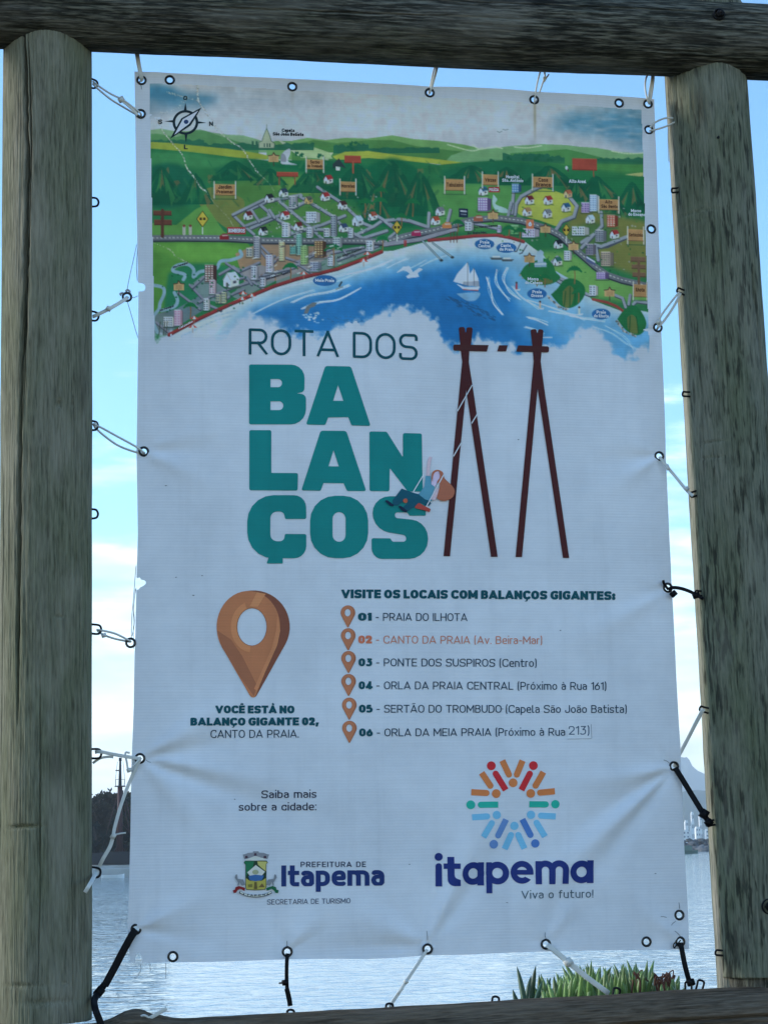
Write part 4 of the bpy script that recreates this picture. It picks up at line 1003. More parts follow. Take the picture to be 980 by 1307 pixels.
poly(zz('G', [(75, 465), (120, 425), (160, 420), (185, 460), (225, 432), (250, 440), (215, 465), (225, 490), (150, 500), (140, 488), (165, 470), (130, 445)]), (190, 202, 216), smooth=False)
for k in range(70):
    t = rk.random(); x = 568 + t * 62 + rk.uniform(-4, 4); y = 380 + t * 28 + rk.uniform(-5, 6) * (1 - abs(t - .6))
    line([(x, y), (x + 3.4, y + 1.4)], 1.2, (30, 78, 128), .85)
for k in range(40):
    x = rk.uniform(415, 462); y = 412 + (x - 415) * -.06 + rk.uniform(-5, 4); line([(x, y), (x + 2.4, y + .3)], .9, (40, 96, 150), .8)
poly([(387, 402), (390, 393), (398, 388), (404, 388), (401, 393), (395, 395), (392, 402)], (92, 104, 116), smooth=False); [oval(rk.gauss(398, 6), rk.gauss(406, 3), rk.uniform(1, 2.6), rk.uniform(.6, 1.4), (184, 200, 216), .6) for _ in range(26)]
line([(432, 367), (435, 362)], 2, (44, 52, 60)); line([(428, 371), (436, 368)], 1.6, (120, 130, 130)); 
for x, y in ((632, 330), (646, 332)): poly([(x - 8, y), (x + 9, y), (x + 6, y + 3), (x - 6, y + 3)], (70, 86, 100)); line([(x - 4, y - 1), (x + 4, y - 1)], 2.2, (180, 190, 200))
for x, y, c in ((658, 366, (150, 50, 56)), (738, 397, (180, 180, 180)), (688, 390, (190, 150, 140))):
    line([(x, y - 2), (x, y + 4)], 2.4, c); oval(x, y - 4, 1.3, 1.3, (60, 50, 50)); poly([(x - 4, y + 5), (x + 5, y + 3.6), (x + 4, y + 6)], (190, 200, 210), .9)
poly(zz('H', [(180, 300), (175, 220), (200, 205), (220, 220), (215, 300)]), (130, 164, 196)); poly(zz('H', [(160, 320), (160, 290), (235, 285), (240, 318)]), (110, 146, 180)); line(zz('H', [(160, 300), (238, 298)]), 1, (190, 205, 220))
line(zz('C', [(800, 45), (815, 52), (830, 44)]), .9, (90, 110, 120)); line(zz('C', [(835, 32), (850, 36), (868, 32)]), .9, (90, 110, 120)); oval(722, 215, 1.6, 2.4, (190, 196, 200)); oval(724, 218, 1.2, 2, (60, 70, 70))
for x in (235, 243): line([(x, 290), (x, 299)], 4, (140, 150, 150)); oval(x, 289, 1.8, 1.6, (110, 60, 56))
for x, y, rx, ry in ((413.5, 360, 15, 7), (617, 313, 12.6, 6.6), (645, 317.5, 13, 6.6), (684, 376, 12.6, 7), (766, 401.5, 12, 7)): oval(x, y, rx, ry, (34, 92, 158))
# compass: needle and ring lie in the print layer above; here only the pale needle
# wear: cracked print along two creases, grime, rust below an eyelet
def crack(pts, w_, al, seed):
    r_ = random.Random(seed)
    P = bez(pts, 40)
    for p in P:
        if r_.random() < .55:
            dx, dy = r_.gauss(0, w_ * .45), r_.gauss(0, w_ * .3)
            oval(p[0] + dx, p[1] + dy, r_.uniform(.25, .85), r_.uniform(.3, .95), r_.choice([(196, 200, 204), (176, 180, 180), (205, 208, 205), (120, 128, 128)]), al)
        if r_.random() < .5: oval(p[0] + r_.gauss(0, w_), p[1] + r_.gauss(0, w_ * .6), .4, .4, (78, 88, 92), al * .7)
crack([(255, 98), (253, 106), (252, 118), (254, 131), (262, 143), (277, 166), (295, 182), (309, 191), (318, 206), (329, 222)], 1.0, .95, 4)
crack([(200, 152), (208, 168), (218, 181), (233, 199), (238, 214), (246, 225), (256, 240), (262, 244)], .8, .8, 5)
crack([(262, 244), (275, 262), (292, 280), (300, 296)], .5, .35, 6); crack([(186, 307), (215, 318), (225, 328), (240, 336)], .5, .5, 8); crack([(329, 222), (345, 238), (356, 262)], .5, .3, 9); crack([(213, 118), (226, 122), (240, 126), (254, 130)], 1.4, .5, 10); crack([(240, 122), (228, 138), (205, 145)], 2.5, .35, 12)
m = np.exp(-((GX[None] - 681.5) / 1.7) ** 2) * np.clip((GY[:, None] - 128) / 4, 0, 1) * np.clip((186 - GY[:, None]) / 30, 0, 1) * .7
put(m.astype(np.float32), (118, 118, 96), (0, HH, 0, WW))
m = np.exp(-((GX[None] - 373) / 2.5) ** 2) * np.clip((GY[:, None] - 112) / 4, 0, 1) * np.clip((150 - GY[:, None]) / 30, 0, 1) * .25
put(m.astype(np.float32), (118, 118, 106), (0, HH, 0, WW))
# irregular washes and grain over the whole print
IMG *= 1 - .07 * ((1 - fade) * np.clip((GY[:, None] - 165) / 20, 0, 1))[..., None]
IMG += (IMG.mean(-1, keepdims=True) - IMG) * (.14 * (1 - fade))[..., None]
IMG += (IMG - .45) * (.10 * (1 - fade) * np.clip((GY[:, None] - 170) / 20, 0, 1))[..., None]
IMG[:] = np.clip(IMG, .02, 1)
IMG *= (1 + ((TX3 - .5) * .16 + (TX - .5) * .10) * (1 - fade))[..., None]
AVG = IMG.reshape(MY1 - MY0, SS, MX1 - MX0, SS, 3).mean((1, 3))

# ------------------------------------------------------------------ banner
banner = empty('banner', tuple(at(520, 1216)))
tag(banner, 'white vinyl banner with painted town map and teal lettering, laced between two timber posts', 'banner')
bpy.context.view_layer.update()
def own(o, p):
    """parent without moving"""
    o.parent = p; o.matrix_parent_inverse = Matrix.Translation(-p.location) if p.location.length else Matrix.Identity(4)
    return o

def holes_of():
    return [ell(x, y, 4.0, 4.1, 16) for x, y in EYELETS]
vs, T = fill([OUTLINE], holes_of(), 5.0)
Wv = cloth(vs)
n_ = np.cross(Wv[T[:, 1]] - Wv[T[:, 0]], Wv[T[:, 2]] - Wv[T[:, 0]])
T = T.copy(); fl = n_[:, 1] > 0; T[fl] = T[fl][:, ::-1]
fab = mesh('cloth', Wv, T, M_VINYL)
ink_attr(fab.data, np.tile(WHITE_ALB, (len(Wv), 1))); cloth_normals(fab.data, vs)
own(fab, banner)

# map print on a fine sheet
gx, gy = np.meshgrid(np.arange(MX0, MX1) + .5, np.arange(MY0, MY1) + .5)
Pm = np.stack([gx.ravel(), gy.ravel()], 1)
Wm = cloth(Pm, LAYER * 1)
Cm = np.clip(lin(AVG.reshape(-1, 3) * 255) / WHITE_PX * WHITE_ALB, 0.012, 0.86)
FD = fade.reshape(MY1 - MY0, SS, MX1 - MX0, SS).mean((1, 3))
X, Y = gx, gy
keep = (X > 190.6 + (Y - 108) * .020) & (X < 819 + (Y - 140) * .0295) & (Y > 105.5 + (X - 190) * .0535) & (FD < .995)
nu, nv = MX1 - MX0, MY1 - MY0
j, i = np.meshgrid(np.arange(nv - 1), np.arange(nu - 1), indexing='ij')
kq = keep[:-1, :-1] & keep[1:, :-1] & keep[:-1, 1:] & keep[1:, 1:]
j, i = j[kq], i[kq]
q = np.stack([j * nu + i, (j + 1) * nu + i, (j + 1) * nu + i + 1, j * nu + i + 1], -1)
used, inv = np.unique(q, return_inverse=True); q = inv.reshape(q.shape)
me = bpy.data.meshes.new('map_print')
me.vertices.add(len(used)); me.vertices.foreach_set('co', Wm[used].astype(np.float32).ravel())
me.loops.add(q.size); me.loops.foreach_set('vertex_index', q.astype(np.int32).ravel())
me.polygons.add(len(q)); me.polygons.foreach_set('loop_start', np.arange(0, q.size, 4, dtype=np.int32))
me.polygons.foreach_set('use_smooth', np.ones(len(q), bool)); me.update(calc_edges=True)
o = link('map_print', me, M_VINYL); ink_attr(me, Cm[used]); cloth_normals(me, Pm[used]); own(o, banner)
tag(o, 'painted map of a bay with green hills, small houses and blue sea')

TEAL = (8, 108, 120); TEALD = (6, 66, 86); NAVY = (30, 44, 78); BROWN = (58, 26, 32); INKD = (16, 46, 74)
# map lettering
P = Print(3)
CK = (22, 30, 38)
def mt(s, cx, y, w_, h, col, st=.24): text(P, s, cx - w_ / 2, y, cx + w_ / 2, y + w_ * .02, h, col, st)
mt('Capela', 367.5, 169.5, 16, 4.2, CK, .26); mt('São João Batista', 367.5, 174.2, 39, 4.2, CK, .26)
LT = (214, 222, 226)
mt('Hospital', 653, 229, 17, 4, LT); mt('Sto. Antônio', 653, 233.5, 27, 4, LT); mt('Alto Areal', 736, 234, 22, 4.2, LT); mt('Morro', 811, 271, 13, 4, LT); mt('do Encano', 812, 275.6, 22, 4, LT)
BT = (60, 44, 34)
mt('Tabuleiro', 579, 240, 21, 5.2, BT, .18); mt('Várzea', 624.5, 233.5, 14, 5, BT, .18); mt('Casa', 692, 233, 12, 5, BT, .18); mt('Branca', 692, 239, 19, 5, BT, .18); mt('Alto', 776, 260, 9, 4.4, BT, .18); mt('São Bento', 777, 265.8, 21, 4.4, BT, .18)
mt('Jardim', 287, 242, 17, 4.6, BT, .18); mt('Praiamar', 287, 248, 21, 4.6, BT, .18); mt('Sertão', 401.5, 210, 12, 4, BT, .18); mt('do Trombudo', 401.5, 215, 19, 3.8, BT, .18); mt('Morretes', 443.5, 241, 17, 4.6, BT, .18)
mt('Sertãozinho', 811, 302, 18, 4.4, BT, .18); mt('Ilhota', 816, 372.5, 11, 5, BT, .18)
mt('BOMBEIROS', 301.8, 298, 21, 5, (206, 190, 196), .24); mt('POLÍCIA', 629, 245.5, 12, 3.8, (214, 190, 196), .22); mt('6', 675.2, 290, 4.4, 6.4, (226, 216, 206), .28)
OV = (206, 220, 234)
mt('Meia Praia', 413.5, 361.6, 24, 4, OV); mt('Praia', 617, 312.5, 12, 4, OV); mt('Central', 617, 317.2, 16, 4, OV); mt('Canto', 644, 316.6, 13, 4, OV); mt('da Praia', 645, 321.4, 18, 4, OV); mt('Praia', 684, 375.4, 12, 4, OV); mt('Grossa', 684, 380.2, 15, 4, OV); mt('Praia', 766, 401, 12, 4, OV); mt('da Ilhota', 766, 405.8, 19, 4, OV)
mt('Morro', 679, 359, 14, 4, LT); mt('do Cabeço', 680, 363.6, 22, 4, LT)
ST = (40, 46, 60)
for s_, x0, y0, x1, y1, h in (('Av. Nereu Ramos', 429, 332.5, 460, 321, 3.0), ('Av. Nereu Ramos', 603, 293.5, 634, 290.5, 3.2), ('Av. Beira Mar', 595, 301, 619, 299.5, 3), ('Rio Perequê', 221, 343.5, 240, 337, 2.8), ('Rio Perequê', 204, 398, 222, 392, 2.8), ('Calçadão', 228, 421, 246, 412, 2.6), ('Av. Nereu Ramos', 339, 359.5, 370, 350, 3)):
    text(P, s_, x0, y0, x1, y1, h, ST if s_ != 'Calçadão' else (206, 200, 204), .2)
own(P.build('map_lettering', None), banner)

# compass
P = Print(3)
def z5(x, y): return (195 + x / 10.889, 110 + y / 10.889)
CP = (24, 40, 52)
for a, b, c in (((455, 235), (432, 350), (475, 350)), ((462, 800), (440, 670), (485, 670)), ((165, 494), (285, 478), (285, 512)), ((745, 520), (620, 498), (620, 532))): P.add([z5(*a), z5(*b), z5(*c)], CP, step=99)
P.add([z5(455 + 178 * math.cos(t), 513 + 172 * math.sin(t)) for t in np.linspace(0, 2 * math.pi, 41)[:-1]], CP, holes=[[z5(455 + 142 * math.cos(t), 513 + 138 * math.sin(t)) for t in np.linspace(0, 2 * math.pi, 41)[:-1]]], step=99)
P.up(); P.add([z5(*q) for q in ((680, 305), (528, 555), (240, 745), (398, 455))], CP, step=99)
P.up(); P.add([z5(*q) for q in ((632, 352), (505, 535), (300, 690), (418, 470))], (150, 166, 196), step=99)
P.up(); P.add([z5(*q) for q in ell(464, 507, 32, 30, 16)], (36, 56, 104), step=99)
for s_, x, y in (('O', 453, 205), ('S', 105, 532), ('N', 810, 566), ('L', 460, 888)):
    a, b = z5(x - 27, y), z5(x + 27, y); text(P, s_, a[0], a[1], b[0], b[1], 5.6, CP, .2, layer=P.l)
own(P.build('compass_rose', None), banner)

# title
P = Print(3)
def z1(x, y): return (300 + x / 3.769, 400 + y / 3.769)
text(P, 'ROTA DOS', *z1(64, 203), *z1(874, 232), 33.4, TEALD, .112, wid=1.02, gap=.135)
own(P.build('route_lettering', None), banner)
P = Print(3)
Z = lambda p: rp(p, z1)
TT = [
 ([[(66, 251, 9), (332, 254, 78), (330, 384, 46), (296, 391), (338, 398, 60), (337, 540, 84), (66, 539, 9)]], [[(168, 322, 2), (223, 322, 19), (223, 361, 19), (168, 361, 2)], [(168, 429, 2), (229, 429, 20), (229, 471, 20), (168, 471, 2)]]),
 ([[(430, 260, 14), (553, 262, 16), (648, 547, 7), (556, 545, 9), (540, 505, 2), (444, 507, 2), (430, 543, 9), (338, 541, 7)]], [[(491, 352), (517, 427), (468, 427)]]),
 ([[(67, 566, 9), (172, 567, 9), (172, 772, 3), (300, 773, 9), (298, 857, 9), (67, 855, 9)]], []),
 ([[(408, 570, 14), (531, 571, 16), (627, 859, 7), (535, 859, 9), (518, 822, 2), (422, 821, 2), (408, 858, 9), (316, 856, 7)]], [[(470, 664), (495, 741), (446, 740)]]),
 ([[(642, 573, 9), (725, 574, 12), (803, 697, 2), (803, 580, 9), (894, 582, 9), (898, 862, 9), (826, 861, 12), (740, 748, 2), (738, 860, 9), (643, 859, 9)]], []),
 ([[(340, 993, 9), (338, 879, 108), (57, 878, 125), (58, 1181, 125), (340, 1181, 112), (340, 1065, 9), (238, 1064, 7), (232, 1099, 26), (168, 1099, 34), (168, 957, 34), (231, 957, 26), (239, 993, 7)], [(166, 1160), (228, 1160), (228, 1206, 3), (150, 1206, 3)]], []),
 ([[(358, 881, 120), (636, 882, 120), (636, 1181, 120), (358, 1181, 120)]], [[(466, 960, 31), (528, 960, 31), (528, 1102, 31), (466, 1102, 31)]]),
 ([[(912, 978, 6), (910, 884, 96), (657, 884, 118), (657, 1045, 98), (818, 1072, 18), (818, 1102, 14), (752, 1102, 12), (742, 1086, 6), (652, 1085, 9), (654, 1185, 120), (923, 1184, 125), (923, 1004, 112), (764, 988, 14), (764, 962, 12), (822, 962, 10), (834, 978, 5)]], []),
]
for po, ho_ in TT: P.add([Z(p) for p in po], TEAL, [Z(h) for h in ho_], step=7)
own(P.build('title_lettering', None), banner)

# swing drawing
P = Print(5)
def z2(x, y): return (480 + x / 3.769, 400 + y / 3.769)
def z3(x, y): return (480 + x / 8.167, 580 + y / 8.167)
Z = lambda p: rp(p, z2)
P.add(Z([(392, 72, 9), (420, 70, 9), (426, 108, 2), (431, 72, 9), (460, 73, 9), (452, 150), (443, 190), (441, 240), (460, 360), (579, 1174), (547, 1174), (428, 372), (350, 1172), (319, 1171), (409, 238), (403, 190)]), BROWN, step=6)
P.add(Z([(737, 82, 9), (765, 79, 9), (770, 108, 2), (775, 79, 9), (800, 83, 9), (790, 190), (786, 235), (803, 365), (923, 1179), (893, 1179), (771, 365), (696, 1175), (665, 1175), (752, 235), (749, 190)]), BROWN, step=6)
P.up()
for p in ([(366, 155, 8), (536, 157), (527, 188), (366, 184, 8)], [(586, 158), (628, 158), (620, 187), (577, 187)], [(678, 158), (826, 163, 8), (825, 192, 8), (668, 188)]): P.add(Z(p), (58, 30, 34), step=6)
P.up()
FG = [([(160, 490), (255, 365), (360, 405), (430, 425), (540, 490), (560, 520), (540, 545, 6), (505, 545), (470, 520), (430, 520), (380, 560), (310, 610), (270, 560), (320, 510), (270, 500), (215, 545), (165, 540)], (12, 72, 100)),
      ([(430, 425), (490, 345), (505, 235, 4), (555, 235, 4), (562, 320), (600, 350), (590, 420), (565, 500), (500, 480)], (66, 124, 160)),
      ([(510, 232), (520, 130), (530, 60), (545, 30), (572, 40), (560, 90), (545, 180), (548, 232)], (166, 146, 172)),
      ([(562, 320), (570, 240), (600, 190), (640, 190), (655, 250), (625, 300), (600, 350)], (158, 150, 190)),
      ([(560, 480), (585, 400), (610, 350), (640, 370), (625, 440), (600, 490)], (166, 146, 172))]
for p, c in FG: P.add([z3(*q[:2]) for q in p], c, step=6); P.up()
P.add([z3(*q[:2]) for q in bez([(565, 260), (575, 195), (625, 170), (680, 195), (700, 260), (770, 330), (805, 390), (780, 460), (700, 497), (635, 480), (622, 450), (640, 380), (650, 320), (620, 300), (650, 250), (640, 190), (600, 200), (580, 240), (575, 300)], 4)], (130, 84, 72), step=6); P.up()
P.add(rp([(70, 488, 8), (110, 490, 14), (175, 540, 8), (165, 556, 6), (130, 545, 10)], z3), (14, 34, 66), step=99); P.add(rp([(208, 545, 8), (250, 550, 14), (312, 600, 6), (300, 620, 8), (260, 600, 10)], z3), (14, 34, 66), step=99)
P.add(rp([(400, 545, 5), (430, 515, 14), (500, 555, 6), (555, 580, 8), (545, 612, 6), (470, 590, 10), (385, 570, 8)], z3), (132, 58, 58), step=99); P.add([z3(*q) for q in ell(292, 495, 24, 24, 12)], (140, 76, 62), step=99)
P.up()
for a, b in (((456, 350), (385, 476)), ((480, 490), (453, 535)), ((403, 628), (366, 693)), ((222, 782), (172, 865)), ((318, 782), (235, 935))):
    P.add(bar(*z2(*a), *z2(*b), 1.3), (196, 204, 216), step=6)
own(P.build('swing_drawing', None), banner)

# location pins
def pin(P, cx, top, w_, h, big=False):
    rx = w_ / 2; cy = top + rx * 1.0
    def drop(k, ox=0, oy=0):
        R0 = rx * k; tip = top + h * (1 - (1 - k) * .3)
        o = [(cx + ox + R0 * math.cos(t), cy + oy + R0 * 1.0 * math.sin(t)) for t in np.linspace(R(152), R(388), 30)]
        tr = R0 * .11
        o += [(cx + ox + tr * math.cos(t), tip - tr * 1.1 + tr * math.sin(t)) for t in np.linspace(R(30), R(150), 6)]
        return o
    hole = ell(cx - rx * .035, cy, rx * .40, rx * .51, 28)
    if not big:
        P.add(drop(1), (126, 84, 68), [hole], step=99, layer=3)
        P.add([q if q[0] < cx + rx * .62 else (cx + rx * .62 + (q[0] - cx - rx * .62) * .3, q[1]) for q in drop(.93, -rx * .03, 0)], (138, 94, 76), [ell(cx - rx * .035, cy, rx * .46, rx * .57, 24)], step=99, layer=4)
        return
    P.add(drop(1), (102, 66, 58), [hole], step=6, layer=3)
    f1 = [(cx - rx * 1.0 + (q[0] - cx + rx) * .868, cy + (q[1] - cy) * (1.0 if q[1] > cy else .985)) for q in drop(1)]
    f1 = [(q[0] if q[1] < cy + rx * .9 else q[0] + (q[1] - cy - rx * .9) / (h - rx * 1.9) * rx * .13, q[1]) for q in f1]
    P.add(f1, (140, 96, 74), [ell(cx - rx * .035, cy, rx * .41, rx * .52, 28)], step=6, layer=4)
    P.add([(cx - rx * .98, cy + rx * .1), (cx - rx * .6, cy + rx * .35), (cx - rx * .3, cy + rx * .8), (cx + rx * .1, cy + rx * 1.6), (cx + rx * .02, cy + rx * 1.9), (cx - rx * .3, cy + rx * 1.45), (cx - rx * .86, cy + rx * .55)], (124, 84, 68), step=6, layer=5)
    P.add([q for q in [(cx - rx * .035 + rx * .58 * math.cos(t), cy + rx * .70 * math.sin(t)) for t in np.linspace(R(95), R(250), 20)] + [(cx - rx * .035 + rx * .42 * math.cos(t), cy + rx * .53 * math.sin(t)) for t in np.linspace(R(250), R(95), 20)]], (152, 106, 80), step=6, layer=6)
    P.add([(cx + rx * .1, cy - rx * .95), (cx + rx * .34, cy - rx * .90), (cx + rx * .12, cy - rx * .54), (cx - .1 * rx, cy - rx * .56)], (152, 108, 82), step=6, layer=6)
    P.add([(cx + rx * .66, cy - rx * .35), (cx + rx * .74, cy + rx * .1), (cx + rx * .66, cy + rx * .5), (cx + rx * .1, cy + rx * 1.75), (cx + rx * .02, cy + rx * 1.7), (cx + rx * .5, cy + rx * .6), (cx + rx * .62, cy + rx * .1)], (148, 104, 80), step=6, layer=6)
P = Print(3); pin(P, 323, 754, 93, 137, True)
own(P.build('location_pin', None), banner)
for k, (x, y) in enumerate(((443.2, 773.3), (443.6, 802.4), (444, 831.4), (444.1, 860.7), (445, 890.8), (445.2, 920.3))):
    P = Print(3); pin(P, x, y, 18.6, 28.2); own(P.build('location_pin', None), banner)

# the list: each line of print its own piece
def text_line(*runs):
    global P
    P = Print(3)
    for a_, k_ in runs: text(P, *a_, **k_)
    own(P.build('text_line', None), banner)
text_line((('VISITE OS LOCAIS COM BALANÇOS GIGANTES:', 435, 764.2, 784, 766.2, 11.2, TEALD, .36, .27), dict(gap=.07, wid=1.2)))
ROWS = [('01', '- PRAIA DO ILHOTA', 595, 793, 793.4, 0), ('02', '- CANTO DA PRAIA (Av. Beira-Mar)', 690.5, 821.9, 822.6, 1), ('03', '- PONTE DOS SUSPIROS (Centro)', 683.5, 850.9, 851.6, 0),
        ('04', '- ORLA DA PRAIA CENTRAL (Próximo à Rua 161)', 772.5, 880.2, 880.9, 0), ('05', '- SERTÃO DO TROMBUDO (Capela São João Batista)', 798.5, 910, 910.2, 0), ('06', '- ORLA DA MEIA PRAIA (Próximo à Rua', 720, 940.2, 939.2, 0)]
for k, (a, b, x1, y0, y1, c) in enumerate(ROWS):
    o_ = k * .3
    text_line(((a, 456 + o_, y0, 473.4 + o_, y0, 10.2, (146, 88, 74) if c else TEALD, .34, .26), dict(gap=.08, wid=1.25)),
              ((b, 478.5 + o_, y0, x1, y1, 10.0, (142, 100, 94) if c else INKD, .128), {}))
text_line((('VOCÊ ESTÁ NO', 275, 910.6, 375.5, 910.8, 10.0, TEALD, .36, .27), dict(gap=.07, wid=1.2)))
text_line((('BALANÇO GIGANTE 02,', 243, 926.4, 406.5, 926, 10.2, TEALD, .36, .27), dict(gap=.07, wid=1.2)))
text_line((('CANTO DA PRAIA.', 269, 942, 381, 941.6, 10.2, INKD, .128), {}))
text_line((('Saiba mais', 333.8, 1018.8, 403.4, 1018.2, 9.8, (26, 32, 62), .14), {})); text_line((('sobre a cidade:', 305, 1034.8, 403.4, 1034.2, 9.8, (26, 32, 62), .14), {}))
P = Print(3)
P.add([(722.4, 925.6), (752.6, 924.4), (753.6, 942.4), (723, 943)], (158, 176, 200), step=99); P.up()
P.add([(752.6, 924.4), (753.3, 924.4), (754.2, 942.4), (753.5, 942.4)], (110, 126, 150), step=99); P.add([(723, 943), (753.6, 942.4), (753.6, 943), (723, 943.6)], (118, 134, 158), step=99)
text(P, '213)', 724.5, 938, 750.8, 937.8, 11, (54, 78, 110), .118)
o = P.build('correction_sticker', None); own(o, banner); tag(o, 'small pale sticker reading 213 at the end of the sixth line')

# town hall emblem and lettering
P = Print(3)
def z6(x, y): return (290 + x / 12.25, 1080 + y / 12.25)
def A6(p, c, up=True, st=99): 
    P.add([z6(*q) for q in p], tuple(.88 * v for v in c), step=st)
    if up: P.up()
GRYC = (120, 134, 158)
A6([(245, 130), (275, 125), (325, 105), (400, 100), (405, 80), (490, 80), (495, 100), (575, 105), (625, 125), (655, 130), (630, 200), (560, 185), (440, 150), (330, 190), (265, 205)], GRYC)
for x in (300, 440, 590): A6([(x - 22, 190 - (40 if x == 440 else 0)), (x - 18, 150 - (40 if x == 440 else 0)), (x + 18, 150 - (40 if x == 440 else 0)), (x + 22, 190 - (40 if x == 440 else 0))], (70, 58, 84), False)
P.up(); A6([(270, 215), (330, 195), (440, 155), (560, 190), (615, 215), (520, 222), (445, 300), (380, 222)], (176, 190, 206))
A6([(258, 260), (275, 228), (615, 225), (635, 258), (610, 280), (612, 640), (590, 680), (440, 690), (300, 682), (285, 640), (285, 290)], (34, 62, 52))
A6([(268, 258), (282, 235), (420, 235), (400, 320), (330, 400), (292, 480), (292, 290)], (30, 110, 84), False); A6([(605, 240), (625, 258), (602, 280), (602, 390), (560, 360), (480, 290), (470, 238)], (160, 168, 110), False)
A6([(292, 500), (350, 540), (540, 540), (604, 500), (604, 640), (584, 672), (440, 680), (306, 674), (292, 640)], (152, 156, 84), False)
P.up(); A6([(310, 410), (445, 295), (590, 400), (540, 460), (350, 460)], (170, 186, 200)); A6([(330, 465), (440, 445), (575, 460), (540, 530), (440, 548), (350, 530)], (50, 98, 170), False); A6(ell(440, 405, 50, 36), (140, 156, 140), False)
P.up(); A6([(425, 560), (460, 560), (470, 670), (415, 670)], (96, 92, 60), False); A6([(320, 600), (390, 590), (390, 640), (330, 640)], (110, 116, 70), False); A6([(490, 640), (545, 580), (585, 640)], (100, 88, 62), False)
for k in (1, -1):
    m_ = (lambda x: x) if k == 1 else (lambda x: 890 - x)
    A6([(m_(x), y) for x, y in ((118, 490), (130, 445), (155, 440), (165, 510), (250, 520), (280, 600), (230, 620), (190, 560), (180, 620), (160, 615), (170, 570))], (112, 128, 150), False)
    A6([(m_(x), y) for x, y in ((85, 690), (120, 680), (130, 640), (180, 622), (280, 650), (270, 700), (200, 665), (160, 690), (140, 725), (100, 735))], (116, 34, 44) if k == 1 else (22, 96, 72), False)
P.up(); A6(bez([(195, 700), (320, 750), (445, 762), (570, 750), (690, 700)], 5) + bez([(700, 735), (580, 785), (445, 800), (310, 785), (185, 735)], 5), (50, 66, 84)); A6(bez([(205, 708), (320, 755), (445, 768), (570, 755), (682, 708)], 5) + bez([(688, 728), (580, 775), (445, 789), (310, 775), (198, 728)], 5), (180, 190, 202))
for k, ch in enumerate('ITAPEMA'):
    x = 255 + k * 63; y = 772 + 18 * (1 - ((k - 3) / 3) ** 2) - 22
    a, b = z6(x - (8 if ch == 'I' else 20), y + 14), z6(x + (8 if ch == 'I' else 20), y + 14); text(P, ch, a[0], a[1], b[0], b[1], 2.3, (40, 54, 72), .2, layer=P.l)
own(P.build('town_emblem', None), banner)

text_line((('PREFEITURA DE', 383.5, 1106.8, 466.5, 1106.6, 7, NAVY, .17), dict(gap=.2))); text_line((('SECRETARIA DE TURISMO', 341, 1154.6, 446.6, 1152.8, 6.6, (50, 66, 96), .14), dict(gap=.15)))
P = Print(3)
text(P, 'Itapema', 359, 1131.4, 490, 1130.2, 26.8, (22, 44, 104), .215, .2, gap=.075, wid=1.04)
own(P.build('town_hall_lettering', None), banner)
P = Print(3)
def z7(x, y): return (530 + x / 3.92, 950 + y / 3.92)
NV = (24, 42, 112)
def lg(polys, holes=()): P.add(polys, NV, holes, step=7)
def rr_(x0, y0, x1, y1, r0=0, r1=None): 
    r1 = r0 if r1 is None else r1
    return rp([(x0, y0, r0), (x1, y0, r0), (x1, y1, r1), (x0, y1, r1)], z7)
lg([[z7(*q) for q in ell(114, 563, 20, 20, 20)]]); lg([rr_(99, 595, 130, 711, 14, 1)])
lg([rr_(138, 596, 219, 623, 1), rp([(156, 563, 1), (189, 563, 1), (189, 668, 20), (220, 678, 1), (222, 709, 1), (156, 709, 40)], z7)])
def ring(cx, cy, ro, ri, rys=1.0): return [z7(*q) for q in ell(cx, cy, ro, ro * rys, 36)], [z7(*q) for q in ell(cx, cy, ri, ri * rys, 30)]
for cx, cy, sx0, sx1, sy0, sy1 in ((286, 646, 309, 341, 590, 706), (408, 644, 352, 381, 590, 745), (826, 638, 853, 887, 580, 694)):
    a, b = ring(cx, cy, 57, 26); st_ = rr_(sx0, sy0, sx1, sy1, 1)
    P.add([a], NV, [b], step=7); P.add([st_], NV, step=7, layer=P.l + 1)
# e: ring open at the right below its bar
a = [z7(529 + 57 * math.cos(t), 640 + 57 * math.sin(t)) for t in np.linspace(R(40), R(360), 34)] + [z7(586, 651)] + [z7(557, 651)] + [z7(529 + 27 * math.cos(t), 640 + 27 * math.sin(t)) for t in np.linspace(R(350), R(55), 30)] 
P.add([a], NV, step=7); P.add([rr_(500, 628, 584, 652, 1)], NV, step=7, layer=P.l + 1)
# m
def arch(x0, x1, top, bot, tk):
    cx = (x0 + x1) / 2; ro = (x1 - x0) / 2
    return [z7(x1, bot), z7(x1, top + ro)] + [z7(cx + ro * math.cos(t), top + ro - ro * math.sin(t)) for t in np.linspace(0, math.pi, 18)] + [z7(x0, bot), z7(x0 + tk, bot), z7(x0 + tk, top + ro)] + [z7(cx + (ro - tk) * math.cos(t), top + ro - (ro - tk) * math.sin(t)) for t in np.linspace(math.pi, 0, 18)] + [z7(x1 - tk, bot)]
P.add([arch(596, 694, 581, 700, 31)], NV, step=7); P.add([arch(664, 762, 580, 698, 31)], NV, step=7, layer=P.l + 1); P.add([rr_(596, 584, 626, 700, 1)], NV, step=7, layer=P.l + 2)
own(P.build('slogan_lettering', None), banner)
text_line((('Viva o futuro!', 664, 1147, 756, 1145.6, 10.2, (62, 84, 106), .13), dict(gap=.15)))
P = Print(3)
RD_ = (146, 34, 46); OR_ = (164, 96, 62); GN_ = (26, 140, 138); LB_ = (84, 146, 194); DB_ = (74, 112, 176)
